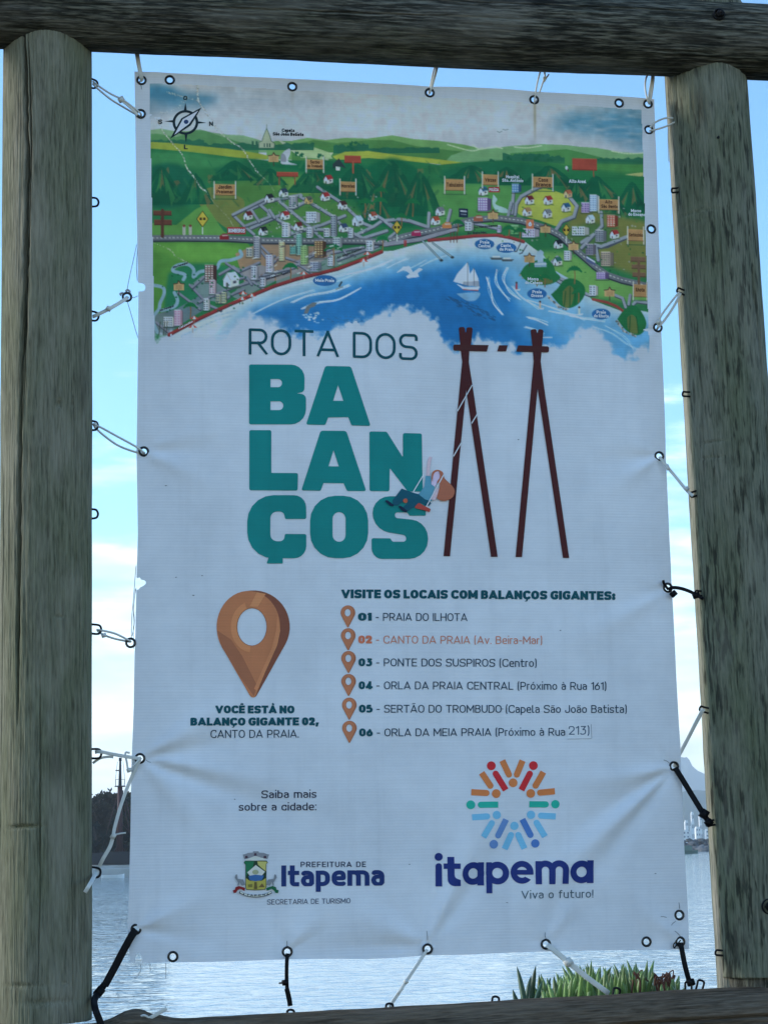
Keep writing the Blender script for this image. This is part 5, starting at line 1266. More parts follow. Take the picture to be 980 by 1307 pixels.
for x, y, r_, c in ((375, 108, 22, RD_), (586, 107, 22, RD_), (484, 193, 22, OR_), (399, 247, 22, OR_), (573, 246, 22, OR_), (272, 303, 22, GN_), (696, 300, 21, GN_), (402, 354, 21, LB_), (575, 353, 21, LB_), (492, 408, 21, LB_), (389, 500, 22, DB_), (596, 496, 21, (56, 98, 170))):
    P.add([z7(*q) for q in ell(x, y, r_, r_, 22)], c, step=99)
for x0, y0, x1, y1, c in ((447, 229, 397, 148, RD_), (526, 229, 568, 148, RD_), (430, 82, 463, 152, OR_), (532, 82, 503, 152, OR_), (327, 143, 370, 208, OR_), (636, 139, 597, 207, OR_), (275, 240, 350, 244, OR_), (693, 235, 620, 242, OR_),
                          (409, 302, 322, 303, GN_), (566, 300, 648, 301, GN_), (278, 366, 353, 361, LB_), (698, 361, 625, 357, LB_), (335, 465, 377, 395, LB_), (645, 462, 603, 393, LB_), (444, 524, 476, 454, LB_), (542, 522, 512, 454, LB_), (450, 376, 411, 456, DB_), (532, 375, 572, 453, (56, 98, 170))):
    P.add([z7(*q) for q in bar(x0, y0, x1, y1, 31, False, True, 8)], c, step=99)
own(P.build('sun_emblem', None), banner)

# small dark scuffs on the cloth
P = Print(3); rk = random.Random(21)
for x, y in ((522, 1103), (646, 1152), (660, 562), (836, 1115), (225, 737), (714, 805), (258, 735), (247, 760), (212, 620), (300, 1020), (640, 905)):
    P.add([(x + rk.uniform(.4, 1.3) * math.cos(t) * 1.5, y + rk.uniform(.3, .9) * math.sin(t)) for t in np.linspace(0, 2 * math.pi, 7)[:-1]], (78, 92, 110), step=99)
for (x0, y0, x1, y1) in ((545, 1200, 544, 1188), (696, 1198, 695, 1190), (867, 1160, 866, 1152), (868, 1195, 860, 1188), (367, 1208, 366.6, 1201), (854, 974, 846, 970), (842, 1170, 850, 1171), (862, 1176, 856, 1181), (187, 970, 193, 973), (180, 108, 181, 114)):
    pts = bez([(x0, y0), ((x0 + x1) / 2 + rk.uniform(-.8, .8), (y0 + y1) / 2 + rk.uniform(-.8, .8)), (x1, y1)], 4)
    for a, b in zip(pts[:-1], pts[1:]): P.add(bar(*a, *b, .7), (86, 98, 116), step=99)
o = P.build('scuff_marks', None); own(o, banner)

# eyelets
def eyelet(cx, cy, W=None, parent=None, s=1.0, mat=None):
    c = cloth([(cx, cy)])[0] if W is None else np.array(W)
    k = PX * s
    M = Matrix.Translation(Vector(c)) @ Matrix.Rotation(R(90), 4, 'X')
    m = MB()
    prof = [(3.7, -1.0), (4.0, 1.4), (4.7, 2.1), (5.5, 2.0), (6.4, 1.2), (6.7, .4), (6.5, -.2), (6.0, -1.0), (4.6, -1.5)]
    m.lathe([(r_ * k, z * k * .8) for r_, z in prof], 26, M, closed=True)
    o = m.build('eyelet', M_BRASS)
    return o
for x, y in EYELETS: own(eyelet(x, y), banner)

# ------------------------------------------------------------------ the timber frame
frame = empty('timber_frame', tuple(at(520, 1320)))
tag(frame, 'weathered round-log frame of two posts, top beam and bottom rail around the banner', 'frame')

def log(name, p0, p1, r0, r1, mat, seed, nz, na=300, low=.02, fine=.0016, cracks=(), bumps=(), nicks=(), flat=None, oval_=1.0):
    """round timber from p0 to p1. cracks: list of (polyline of (s along 0..1, angle), width rad, depth m). angle 0 faces the viewer, + to the right"""
    p0 = np.array(p0, float); p1 = np.array(p1, float)
    ax = p1 - p0; Ln = np.linalg.norm(ax); ax /= Ln
    yv = np.array([0, 1.0, 0]); yv -= ax * (yv @ ax); yv /= np.linalg.norm(yv)
    xv = np.cross(yv, ax)
    s = np.linspace(0, 1, nz); th = np.linspace(-math.pi, math.pi, na, endpoint=False)
    per = lambda a: np.concatenate([a[:, :na // 2], a[:, :na // 2][:, ::-1]], 1)[:, :na]
    sh = (nz, na)
    rad = (r0 + (r1 - r0) * s)[:, None] * np.ones((1, na))
    wave = per(fbm(sh, (nz / 5, na / 5), seed)) - .5
    rad = rad * (1 + low * 2 * wave)
    g = per(fbm(sh, (nz / 14, 3.2), seed + 5, 3)) - .5
    rad = rad + g * fine * 2
    for (line_, wid_, dep) in cracks:
        ss = [q[0] for q in line_]; aa = [q[1] for q in line_]
        c = np.interp(s, ss, aa, left=np.nan, right=np.nan)
        jag = (vnoise((nz, 1), (6, 1), seed + 31)[:, 0] - .5) * wid_ * .9
        c = c + jag
        e_ = np.clip(np.minimum((s - ss[0]) / .06, (ss[-1] - s) / .06), 0, 1)
        wv = wid_ * (.35 + .65 * e_) * (.7 + .6 * vnoise((nz, 1), (25, 1), seed + 77)[:, 0])
        dd = (th[None] - c[:, None] + math.pi) % (2 * math.pi) - math.pi
        gro = np.exp(-(dd / wv[:, None]) ** 2) * e_[:, None] * dep
        rad = rad - np.nan_to_num(gro)
    for (sc, ac, ws, wa, h) in bumps:
        dd = (th[None] - ac + math.pi) % (2 * math.pi) - math.pi
        rad = rad + h * np.exp(-((s[:, None] - sc) / ws) ** 2 - (dd / wa) ** 2)
    X_ = rad * np.sin(th)[None]; Y_ = -rad * np.cos(th)[None] * oval_
    V = np.stack([X_, Y_, np.broadcast_to((s * Ln)[:, None], sh)], -1)
    o = grid_mesh(name, V, na, nz, True, mat)
    # end caps
    bm = bmesh.new(); bm.from_mesh(o.data); bm.verts.ensure_lookup_table()
    for r_ in (0, nz - 1):
        f = [bm.verts[r_ * na + k] for k in range(na)]
        try: bm.faces.new(f if r_ else f[::-1])
        except ValueError: pass
    bmesh.ops.recalc_face_normals(bm, faces=bm.faces); bm.to_mesh(o.data); bm.free()
    o.matrix_world = Matrix(((xv[0], yv[0], ax[0], p0[0]), (xv[1], yv[1], ax[1], p0[1]), (xv[2], yv[2], ax[2], p0[2]), (0, 0, 0, 1)))
    return o

def part_of(o, p):
    bpy.context.view_layer.update()
    mwd = o.matrix_world.copy(); o.parent = p; bpy.context.view_layer.update()
    o.matrix_parent_inverse = p.matrix_world.inverted(); o.matrix_world = mwd
    return o

def pxr(xa, xb, y): return np.linalg.norm(at(xa, y) - at(xb, y)) / 2
# left post: one long drying crack, nicks
pl0, pl1 = at(57.3, 1303), at(61.5, 5)
post_l = log('post', pl0, pl1, pxr(-3, 117.6, 1250), pxr(5, 118, 60), M_WOOD_L, 101, 620, 700, .016, .0008,
             cracks=[([(.27, -.64), (.355, -.63), (.485, -.61), (.60, -.575), (.70, -.50), (.82, -.445), (.975, -.56)], .030, .034), ([(.55, -.53), (.66, -.455), (.75, -.40), (.84, -.36), (.96, -.45)], .014, .016), ([(.12, -1.25), (.3, -1.2), (.52, -1.15)], .016, .010), ([(.0, -.15), (.12, -.1), (.34, -.12)], .012, .004),
                     ([(.0, .62), (.2, .60)], .012, .004)],
             bumps=[(.577, .28, .004, .06, -.006), (.579, .60, .005, .03, -.005), (.178, -.40, .0012, .32, -.006), (.178, -.62, .0014, .2, -.004), (.345, .15, .012, .10, .002), (.335, .2, .05, .05, -.003), (.372, .28, .0011, .12, -.003), (.036, .45, .001, .08, -.003), (.035, -.5, .002, .5, -.003), (.02, .1, .003, .6, -.003)])
part_of(post_l, frame); tag(post_l, 'grey post with one long drying crack down its left side')
# right post: dark flecks, a knot, leaning outward
pr0, pr1 = at(972.5, 1244), at(894.5, 10)
post_r = log('post', pr0, pr1, pxr(922, 1032, 1240), pxr(850, 948, 85), M_WOOD_R, 202, 560, 360, .02, .0014,
             cracks=[([(0.3932, .70), (0.4769, .78), (0.5606, .72), (0.6861, .66)], .02, .006), ([(0.1107, .1), (0.2676, .2)], .012, .003), ([(0.5292, -.3), (0.7908, -.25)], .012, .003)],
             bumps=[(0.8692, .25, .014, .10, -.010), (0.8692, .25, .03, .16, .004), (0.5240, .80, .016, .07, -.014), (0.6861, .62, .024, .06, -.010), (0.5554, .35, .012, .16, .003), (0.5240, -.75, .001, .3, -.003), (0.7646, -.7, .0012, .5, -.003), (0.7541, -.8, .0012, .3, -.002), (0.0657, .1, .02, .12, -.012), (-0.0044, .3, .001, .4, -.004), (0.5083, -.8, .0012, .3, -.003)])
part_of(post_r, frame); tag(post_r, 'greenish grey post flecked with dark dashes, leaning outward')
# a second, half-hidden pole behind the right post
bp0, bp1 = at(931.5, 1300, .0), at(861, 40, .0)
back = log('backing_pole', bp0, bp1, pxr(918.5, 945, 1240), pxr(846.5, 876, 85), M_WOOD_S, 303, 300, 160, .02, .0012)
gap_core = log('shadow_gap_core', at(976, 1300), at(972, 1225), pxr(928, 1026, 1240), pxr(928, 1026, 1240), M_WOOD_T, 333, 60, 160, .02, .001); part_of(gap_core, frame)  # added core in dark wood, standing in for the shadow gap below the post
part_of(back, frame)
# top beam
tb0, tb1 = at(-260, -3, -.034), at(1240, 66, -.046)
rb = pxr(0, 100, 50)
beam = log('top_beam', tb0, tb1, rb * 1.055, rb * 1.0, M_WOOD_T, 404, 560, 280, .03, .0020,
           cracks=[([(.1, -.35), (.5, -.3), (.9, -.45)], .016, .006), ([(.3, .2), (.6, .1)], .014, .004)], bumps=[(.42, -.5, .05, .4, .004), (.60, .2, .03, .3, -.003)])
part_of(beam, frame)
# bottom rail
br0, br1 = at(-160, 1378, -.05), at(1240, 1293, -.055)
rail = log('bottom_rail', br0, br1, pxr(0, 104, 1300), pxr(0, 104, 1300), M_WOOD_B, 505, 560, 300, .016, .0022,
           cracks=[([(.52, -.32), (.6, -.36), (.72, -.38), (.81, -.36), (.95, -.3)], .026, .012), ([(.1, .5), (.35, .55)], .016, .005)], bumps=[(.222, -1.75, .022, .7, .021), (.21, -1.3, .006, .3, .003), (.235, -1.5, .005, .3, -.004)])
part_of(rail, frame)
# lower legs that carry the frame down to the ground
for pxx in (57, 978):
    a = at(pxx, 1340); b = a.copy(); b[2] = -1.62
    q = log('leg', b, a, .085, .083, M_WOOD_L, 606 + pxx, 120, 120, .02, .0015); part_of(q, frame)

# staples, bolts (sub-parts)
def staple(px, py, ang, parent, w_=5.5, l_=9.0, r_=1.35, Y=-0.002):
    """bent iron wire; ang = direction it sticks out, degrees in the picture plane (0 = right, 90 = up)"""
    k = PX; c = at(px, py, Y); a = R(ang)
    d = np.array([math.cos(a), 0, math.sin(a)]); n = np.array([-math.sin(a), 0, math.cos(a)])
    pts = [(-8, -w_), (-2, -w_), (l_ * .5, -w_), (l_ * .85, -w_ * .75), (l_, 0), (l_ * .85, w_ * .75), (l_ * .5, w_), (-2, w_), (-8, w_)]
    path = bez([c + d * u * k + n * v * k + np.array([0, .0012 * math.sin(i * 1.7), 0]) for i, (u, v) in enumerate(pts)], 4)
    V, Fc = tube(path, r_ * k, 8)
    o = mesh('staple', V, Fc, M_IRON); part_of(o, parent); return o
for px, py, a in ((116, 106, -20), (117, 258, 0), (117, 403, -12), (116, 543, -5), (116, 656, 2), (120, 803, -6), (120, 962, 0), (119, 1113, -10)): staple(px, py, a, post_l)
for px, py, a in ((860, 243, 190), (867, 371, 160), (874, 503, 180), (884, 631, 200), (890, 757, 175), (896, 905, 165), (904, 1051, 190), (916, 1216, 175)): staple(px, py, a, back, 3.0, 3.6, 1.3, -.02)
for px, py, a in ((371, 1296, 90), (497, 1288, 90), (632, 1279, 85), (786, 1268, 80), (878, 1260, 90), (893, 1258, 75), (186, 1303, 80)): staple(px, py, a, rail, 4.2, 6.5, 1.4, -.03)
for px, py in ((175, 62), (557, 80), (692, 83), (828, 92)): staple(px, py, -90, beam, 2.6, 4, 1.2)
def bolt(px, py, Y, r_, parent, hexed=True):
    c = at(px, py, Y); k = PX * r_
    M = Matrix.Translation(Vector(c)) @ Matrix.Rotation(R(90), 4, 'X')
    m = MB(); m.lathe([(0, -.9 * k), (1.25 * k, -.9 * k), (1.3 * k, .05 * k), (1.1 * k, .18 * k)], 20, M)
    m.lathe([(0, .9 * k), (.62 * k, .88 * k), (.78 * k, .7 * k), (.8 * k, 0.1 * k)], 6, M)
    m.lathe([(0, 1.7 * k), (.3 * k, 1.65 * k), (.36 * k, .8 * k)], 10, M)
    o = m.build('bolt', M_IRON, None, False); part_of(o, parent)
bolt(917.5, 18, -.118, 6.2, beam); bolt(913.5, 178, -.068, 5.6, post_r); bolt(981, 1157, -.082, 7.5, post_r)
# short wire nail under the beam

# ------------------------------------------------------------------ lashings
def strap(m, pts, w_=4.2, t=1.5, n=6):
    """pts: (px, py, Y in mm)"""
    path = bez([at(p[0], p[1], (p[2] if len(p) > 2 else 0) / 1000.0) for p in pts], n)
    m.add(tube(path, 0, 12, flat=(w_ * PX, t * PX)))
def cord(m, pts, r_=1.0, n=6):
    path = bez([at(p[0], p[1], (p[2] if len(p) > 2 else 0) / 1000.0) for p in pts], n)
    m.add(tube(path, r_ * PX, 8))
def head(m, px, py, ang, s=5.0, Y=-8):
    m.box(Vector(at(px, py, Y / 1000.0)), (s * PX * 1.15, s * PX * .8, s * PX), Matrix.Rotation(-R(ang), 4, 'Y'), .5 * PX)
WG, BG = 'white cable ties lashing the banner', 'black straps lashing the banner'
def tie(label, f, mat=M_WTIE, cat='cable tie', name='cable_tie', group=WG):
    m = MB(); f(m); o = m.build(name, mat); tag(o, label, cat, group); return o
def t1(m): strap(m, [(174, 58, 0), (175, 66, -4), (177, 80, -7), (179.5, 93, -9), (181, 101, -4), (180, 103, 4)], 5.6, 1.8); head(m, 175, 66, -80, 6.5, -6)
tie('thick short white cable tie hanging straight from the beam to the top left corner eyelet', t1)
def t2(m):
    cord(m, [(558, 76, 0), (556, 90, -8), (552, 104, -9), (549, 117, -5), (547, 119, 5), (550, 105, 5), (554, 88, 2), (559.5, 76, 0)], 1.1); cord(m, [(560.5, 76, 2), (557, 92, -9), (552.5, 108, -9), (549, 118, -3)], .9)
tie('twin thin white ties slanting from the beam to the top eyelet above the word DOS', t2)
def t3(m):
    cord(m, [(693, 78, 0), (690, 88, -6), (685, 108, -9), (682, 127, -6), (682, 132, -2), (685, 126, 4), (691, 110, -8), (695, 95, -6), (692, 79, 0)], 1.1); cord(m, [(694, 92, -6), (696, 101, -10), (694, 104, -12), (700, 95, -8)], 1.0); head(m, 695, 100, 30, 4, -9)
tie('looped white tie with a short knotted tail between the beam and the rust-streaked eyelet', t3)
def t4(m):
    strap(m, [(833, 88, 0), (832, 100, -7), (829, 118, -10), (827.5, 131, -4)], 4, 1.4); cord(m, [(829, 90, 0), (824, 100, -8), (823, 112, -10), (826, 128, -8), (829, 132, 4), (832, 116, 2), (834, 98, -4), (832, 90, 0)], 1.2)
tie('white tie loop hanging from the beam to the top right corner eyelet', t4)
def t5(m):
    cord(m, [(119, 104, 0), (128, 111, -6), (142, 120, -9), (158, 128, -10), (174, 140, -8), (180, 145, -3), (178, 148, 4), (160, 138, 2), (142, 127, -2), (126, 114, -5), (119, 107, 0)], 1.3); head(m, 155, 127, 35, 6.5, -9); strap(m, [(156, 128, -9), (168, 138, -9), (176, 147, -6)], 4, 1.2)
tie('white cable tie from the left post slanting to the second eyelet of the left edge', t5)
def t6(m): strap(m, [(119, 404, 0), (124, 402, -5), (142, 393, -8), (160, 382, -4), (163, 379, 2)], 4.6, 1.6); head(m, 139, 394, -27, 5.6, -9)
tie('white cable tie on the left post holding a torn-off eyelet beside the printed map', t6)
def t7(m):
    cord(m, [(120, 542, 0), (128, 545, -6), (150, 557, -9), (172, 569, -9), (182, 576, -4), (184, 579, 3), (170, 576, 2), (150, 568, -2), (132, 555, -4), (121, 545, 0)], 1.35); head(m, 121.5, 542, 25, 4.6, -4)
tie('double white cable tie from the left post to the eyelet beside the teal letter L', t7)
def t8(m):
    cord(m, [(124, 804, 0), (132, 805, -6), (148, 809, -8), (164, 817, -6), (167, 819, 0), (160, 818, 3), (146, 815, 2), (132, 810, -3), (125, 805, 0)], 1.3); head(m, 133, 811, 15, 5.2, -7)
tie('double white cable tie from the left post to the lower stray eyelet', t8)
def t9(m):
    strap(m, [(122, 960, 0), (128, 959.5, -5), (146, 963, -8), (164, 966, -10), (177, 968, -7), (180, 967, -3)], 4.2, 1.5); strap(m, [(119, 974, 6), (128, 968, 0), (138, 966, -4), (145, 966.5, -6)], 3, 1.2); cord(m, [(166, 961, -8), (160.5, 961, -8), (162, 972, -9), (165, 984, -9), (172, 976, -10), (180, 967, -5)], 1.2); head(m, 165, 983, 20, 5, -9)
tie('white cable tie with a bent loop at the left eyelet near CANTO DA PRAIA', t9)
def t10(m):
    strap(m, [(179, 969, -3), (172, 984, -2), (163, 1005, 0), (154, 1030, -2), (147, 1055, -4), (145, 1066, -5)], 4.2, 1.5); strap(m, [(145, 1066, -5), (141, 1080, -5), (132, 1096, -4), (124, 1112, -3), (116, 1127, -88), (109, 1139, -92)], 4.6, 1.5); head(m, 145, 1067, 60, 6, -6); cord(m, [(145, 1066, -6), (153, 1064, -6), (161, 1063, -6)], 1.0)
tie('longest white tie, joined from two, hanging down along the left post past the ship', t10)
def t13(m):
    strap(m, [(545, 1212, -4), (536, 1226, -8), (520, 1250, -8), (507, 1270, -5), (497, 1285, 0)], 4, 1.4); head(m, 518, 1253, -60, 4.6, -9); strap(m, [(519, 1250, -9), (513, 1262, -10), (508, 1268, -8)], 3.4, 1.2)
tie('white cable tie slanting left from the bottom eyelet below the round logo to the rail', t13)
def t15(m): strap(m, [(698, 1206, -4), (708, 1214, -10), (726, 1229, -12), (748, 1247, -12), (771, 1264, -8), (776, 1268, 4)], 6.6, 2.0); head(m, 725, 1228, 38, 8.6, -13)
tie('thick white cable tie slanting right over the green plants to the rail', t15)
def t16(m): strap(m, [(180, 1305, -62), (196, 1297, -66), (213, 1287, -70)], 4.4, 1.5); head(m, 187, 1301, -30, 5, -66); cord(m, [(180, 1309, -58), (178, 1300, -66), (184, 1296, -70), (190, 1300, -66), (189, 1308, -58)], 1.4)
tie('cut white tie stub on the bottom rail at lower left', t16)
def t17(m):
    cord(m, [(829, 163, -4), (836, 156, -9), (848, 151, -12), (859, 151, -16), (862, 154, -20)], 1.3); cord(m, [(828, 167, 4), (838, 165, -6), (850, 161, -12), (861, 156, -20)], 1.3); cord(m, [(852, 160, -12), (852, 180, -12), (853, 206, -12)], .55)
tie('two-strand white tie from the upper right edge to the top of the right post', t17)
def t18(m):
    cord(m, [(839, 416, -5), (842, 405, -10), (854, 388, -15), (866, 373, -22)], 1.4); strap(m, [(868, 374, -22), (860, 390, -16), (848, 408, -11), (840, 417, -6), (838, 421, 4)], 3.4, 1.3); head(m, 840, 411, 60, 5.4, -8)
tie('two-strand white tie rising from beside the printed green headland to the right post', t18)
def t19(m): strap(m, [(841, 583, -4), (848, 592, -9), (862, 609, -14), (876, 626, -22), (884, 633, -26)], 4, 1.5); head(m, 876, 624, 48, 5, -22); strap(m, [(850, 593, -10), (853, 600, -12)], 5, 1.5)
tie('single white cable tie dropping from the plain right edge down to the right post', t19)
def t21(m): strap(m, [(860, 979, 6), (864, 968, 6), (876, 945, 0), (888, 922, -14), (897, 905, -26)], 5, 1.6)
tie('broad white cable tie rising from behind the banner above the far mountain', t21)
# black straps
def b11(m):
    strap(m, [(174, 1187, -3), (168, 1195, -8), (158, 1213, -9), (146, 1236, -9), (134, 1258, -10)], 9, 2.6); strap(m, [(134, 1256, -10), (127, 1266, -12), (121, 1276, -40), (122, 1288, -70), (128, 1304, -76), (131, 1318, -76)], 8, 3); head(m, 127, 1266, 50, 10, -14); strap(m, [(126, 1262, -12), (133, 1264, -12)], 3, 2)
B = lambda l, f: tie(l, f, M_BTIE, 'strap', 'strap', BG)
B('long twisted black strap from the lower left eyelet to the foot of the left post', b11)
def b12(m): strap(m, [(367, 1217, -3), (366, 1232, -7), (366, 1250, -7), (367, 1268, -6), (370, 1283, -5)], 4.6, 2); head(m, 364, 1254, 10, 6.5, -8); strap(m, [(356, 1255, -8), (364, 1254, -8)], 2, 1.5); strap(m, [(366, 1262, -7), (369, 1274, -6), (370.5, 1284, -5)], 6, 1.8)
B('loose knotted black strap dangling from the bottom edge without reaching the rail', b12)
def b14(m): strap(m, [(868, 1203, -4), (870, 1214, -8), (874, 1234, -8), (880, 1256, -4)], 6.4, 2.4); head(m, 881, 1254, 15, 8, -5); cord(m, [(868, 1200, -4), (863, 1206, -5), (860, 1210, -4), (859, 1206, -3), (861, 1203, -3)], .8)
B('black strap from the lower right corner eyelet down to the rail beside the plants', b14)
def b20(m): cord(m, [(853, 752, -3), (858, 750, -9), (868, 751, -12), (880, 755, -18), (891, 761, -28), (896, 764, -34)], 2.3); head(m, 888, 760, 20, 7.5, -26); head(m, 859, 758, 40, 7, -9); cord(m, [(852, 752, 4), (847, 745, -5), (846, 741, -5)], 1.8)
B('short thick black tie from the right edge beside the list heading to the post', b20)
def b22(m): strap(m, [(861, 980, -4), (868, 991, -9), (882, 1014, -14), (896, 1037, -24), (903, 1048, -30)], 7, 2.6); head(m, 898, 1039, 58, 9.5, -26); head(m, 904, 1050, 40, 8, -30)
B('black strap slanting down to the right post across the pale far mountain', b22)

# eyelets torn out of the cloth, held by their ties
for (x, y, lab) in ((162.5, 379, 'torn-off dark eyelet hanging on a tie at the left edge beside the map'), (167, 820.5, 'torn-off dark eyelet hanging on a tie left of the big location pin')):
    o = eyelet(x, y, at(x, y, -.002)); o.name = 'loose_eyelet'; tag(o, lab, 'eyelet')
m = MB(); cord(m, [(155, 377, -2), (154, 375, -2), (157, 374, -2), (159, 376, -2)], 1.3); cord(m, [(161, 372, -2), (163, 370, -2), (166, 372, -2), (165, 375, -1)], 1.4); 
thr = [[(162, 373, -2), (166, 352, -1), (171, 330, 0), (175, 312, 1)], [(163, 385, -2), (168, 402, -1), (173, 420, 0), (176.5, 431, 1)], [(167, 378, -1), (171, 380, 0), (176, 377.5, 1)], [(168, 816, 0), (168.5, 790, 1), (171, 760, 1), (174, 722, 2)], [(169, 812, 0), (172, 795, 2), (171, 775, 1), (174, 750, 2)], [(176, 316, 2), (174.6, 340, 2), (175.6, 358, 2)], [(179, 1230, 0), (180.5, 1237, 1), (177, 1244, 1), (172, 1249, 0)], [(212, 1229, 0), (212, 1238, 1), (212, 1249, 0)], [(192, 1229, 0), (192, 1240, 0)], [(173, 752, 2), (170.5, 790, 2), (171, 828, 2)]]
for k, q in enumerate(thr): cord(m, q, .42 if k < 6 else .34)
o = m.build('loose_threads', M_THREAD); tag(o, 'fine frayed threads hanging from the torn edge of the banner', 'threads', kind='stuff')

# ------------------------------------------------------------------ ground, sea
def gz(x, y):
    """bank: flat path, a planted hump behind the rail, then a slope into the sea"""
    z = -1.62 + 0 * x
    up = np.clip((y - .12) / .25, 0, 1); up = up * up * (3 - 2 * up)
    dn = np.clip((y - 1.0) / 7.0, 0, 1)
    top = -.36 + .05 * np.sin(x * 2.3) * .3
    z = z + up * (top + 1.62)
    z = z - dn * 3.6
    return z
SEA_Z = CAM[2] - 3.0
gxs = np.concatenate([np.linspace(-40, -4, 16), np.linspace(-3.6, 4.6, 100), np.linspace(5, 40, 16)]); gys = np.concatenate([np.linspace(-30, -4, 10), np.linspace(-3.5, .05, 12), np.linspace(.1, 1.4, 34), np.linspace(1.7, 9.5, 16)])
GXX, GYY = np.meshgrid(gxs, gys)
zz_ = gz(GXX, GYY) + (fbm(GXX.shape, (3, 3), 77) - .5) * .03
M_SOIL = simple('sandy_soil', (0.10, 0.082, 0.06), .95, .1, 0, .4, 6, .6, 60)
gr = grid_mesh('ground', np.stack([GXX, GYY, zz_], -1), len(gxs), len(gys), False, M_SOIL)
tag(gr, kind='structure')

m_, n_w, b_w = new_mat('sea_water')
tcn = n_w.nodes.new('ShaderNodeTexCoord')
hs = None
for sc, st_, rt, det, shp in (((1.15, 1.5, 1), 1.0, 12, 3, True), ((3.6, 4.6, 1), .30, -14, 3, True), ((.22, .42, 1), .9, 25, 3, False)):
    mpn = n_w.nodes.new('ShaderNodeMapping'); mpn.inputs['Scale'].default_value = sc; mpn.inputs['Rotation'].default_value = (0, 0, R(rt))
    no = n_w.nodes.new('ShaderNodeTexNoise'); no.inputs['Scale'].default_value = 1; no.inputs['Detail'].default_value = det; no.inputs['Roughness'].default_value = .5
    n_w.links.new(tcn.outputs['Object'], mpn.inputs[0]); n_w.links.new(mpn.outputs[0], no.inputs['Vector'])
    src = no.outputs['Fac']
    if shp:                                     # long flat backs with short steep faces
        mr = n_w.nodes.new('ShaderNodeMapRange'); mr.interpolation_type = 'SMOOTHSTEP'; mr.inputs[1].default_value = .46; mr.inputs[2].default_value = .62
        n_w.links.new(src, mr.inputs[0]); src = mr.outputs[0]
    mu = n_w.nodes.new('ShaderNodeMath'); mu.operation = 'MULTIPLY_ADD'; mu.inputs[1].default_value = st_; n_w.links.new(src, mu.inputs[0])
    if hs is not None: n_w.links.new(hs.outputs[0], mu.inputs[2])
    else: mu.inputs[2].default_value = 0
    hs = mu
bpw = n_w.nodes.new('ShaderNodeBump'); bpw.inputs['Strength'].default_value = .6; bpw.inputs['Distance'].default_value = .034
n_w.links.new(hs.outputs[0], bpw.inputs['Height']); n_w.links.new(bpw.outputs[0], b_w.inputs['Normal'])
b_w.inputs['Base Color'].default_value = (.26, .34, .345, 1); b_w.inputs['Roughness'].default_value = .06; b_w.inputs['IOR'].default_value = 2.3; b_w.inputs['Specular IOR Level'].default_value = .8
sea_o = mesh('water', [(-9000, 4, SEA_Z), (9000, 4, SEA_Z), (9000, 9000, SEA_Z), (-9000, 9000, SEA_Z)], [(0, 1, 2, 3)], m_, None, False)
tag(sea_o, kind='structure')

# ice plants behind the rail
M_LEAF = simple('succulent_leaf', (.13, .225, .065), .42, .4, 0, .55, 22); M_LEAFD = simple('dark_succulent_leaf', (.03, .075, .04), .45, .4, 0, .35, 30); M_DRY = simple('dry_reddish_stem', (.12, .055, .04), .7, .2, 0, .4, 60)
def leaf(m, px, py, h, lean, Y, w_=4.0, seed=0):
    """finger leaf: base at picture point on depth plane Y, h and w in photo px"""
    b = at(px, py, Y); k = PX * (1 + Y / 3.44); r_ = random.Random(seed)
    dirv = Vector((math.sin(lean), r_.uniform(-.4, .4), math.cos(lean))); cv = r_.uniform(-.25, .35) * (1 if lean > 0 else -1)
    pts = []; rad = []
    for i in range(8):
        t = i / 7
        pts.append(Vector(b) + dirv * (h * k * t) + Vector((cv * h * k * t * t * -.6, 0, -abs(cv) * h * k * t * t * .15)))
        rad.append((.6 + .4 * math.sin(min(t * 2.4, 1.57))) * (1 - t ** 4.5) * w_ * k / 2 + .0002)
    V, Fc = tube(pts, rad, 6); m.add((V, Fc))
rl = random.Random(5)
m = MB()
for i in range(300):
    u = rl.random(); px = 692 + u * 172
    top = np.interp(px, [700, 715, 740, 755, 775, 800, 820, 835, 850, 860], [1247, 1243, 1232, 1228, 1240, 1232, 1226, 1246, 1256, 1244])
    py = 1281 - (px - 700) * .09 + rl.uniform(18, 24)
    hh = (py - top) * rl.choice([rl.uniform(.62, .85), rl.uniform(.8, 1.03)]); hh = max(hh, 30)
    leaf(m, px, py, hh, rl.gauss(0, .22), rl.uniform(.12, .55), rl.uniform(5.6, 8.4), i)
o = m.build('ice_plant', M_LEAF); tag(o, 'thick clump of upright green succulent leaves behind the bottom rail', 'plants', kind='stuff')
m = MB()
for i, (px, h, a, w_) in enumerate(((672, 44, -.02, 5), (676, 46, .1, 5), (682, 34, .55, 5), (668, 30, -.25, 4.5), (664, 24, -.5, 4.5), (688, 34, .42, 5), (676, 30, .25, 5), (672, 34, .05, 5), (650, 12, -.9, 4), (655, 15, -.8, 4), (680, 22, .1, 5))):
    leaf(m, px - 20 * math.tan(a) * .6, 1303 - (px - 650) * .05, h + 20, a, .16 + .02 * i, w_ * 1.5, 900 + i)
o = m.build('succulent_shoot', M_LEAFD); tag(o, 'small dark succulent shoot standing apart left of the green clump', 'plant')
m = MB()
for i in range(26):
    px = rl.choice([rl.uniform(838, 856), rl.uniform(805, 822)]); y0 = 1262; Y = rl.uniform(.14, .22)
    x1 = px + rl.uniform(-10, 10); cord(m, [(px, y0 + 6, Y * 1000), (px + rl.uniform(-4, 4), y0 - rl.uniform(4, 14), Y * 1000), (x1, y0 - rl.uniform(8, 24), Y * 1000), (x1 + rl.uniform(-7, 7), y0 - rl.uniform(0, 16), Y * 1000)], rl.uniform(.7, 1.3))
o = m.build('dry_stems', M_DRY); tag(o, 'curled reddish dry stems among the green succulents', 'plants', kind='stuff')

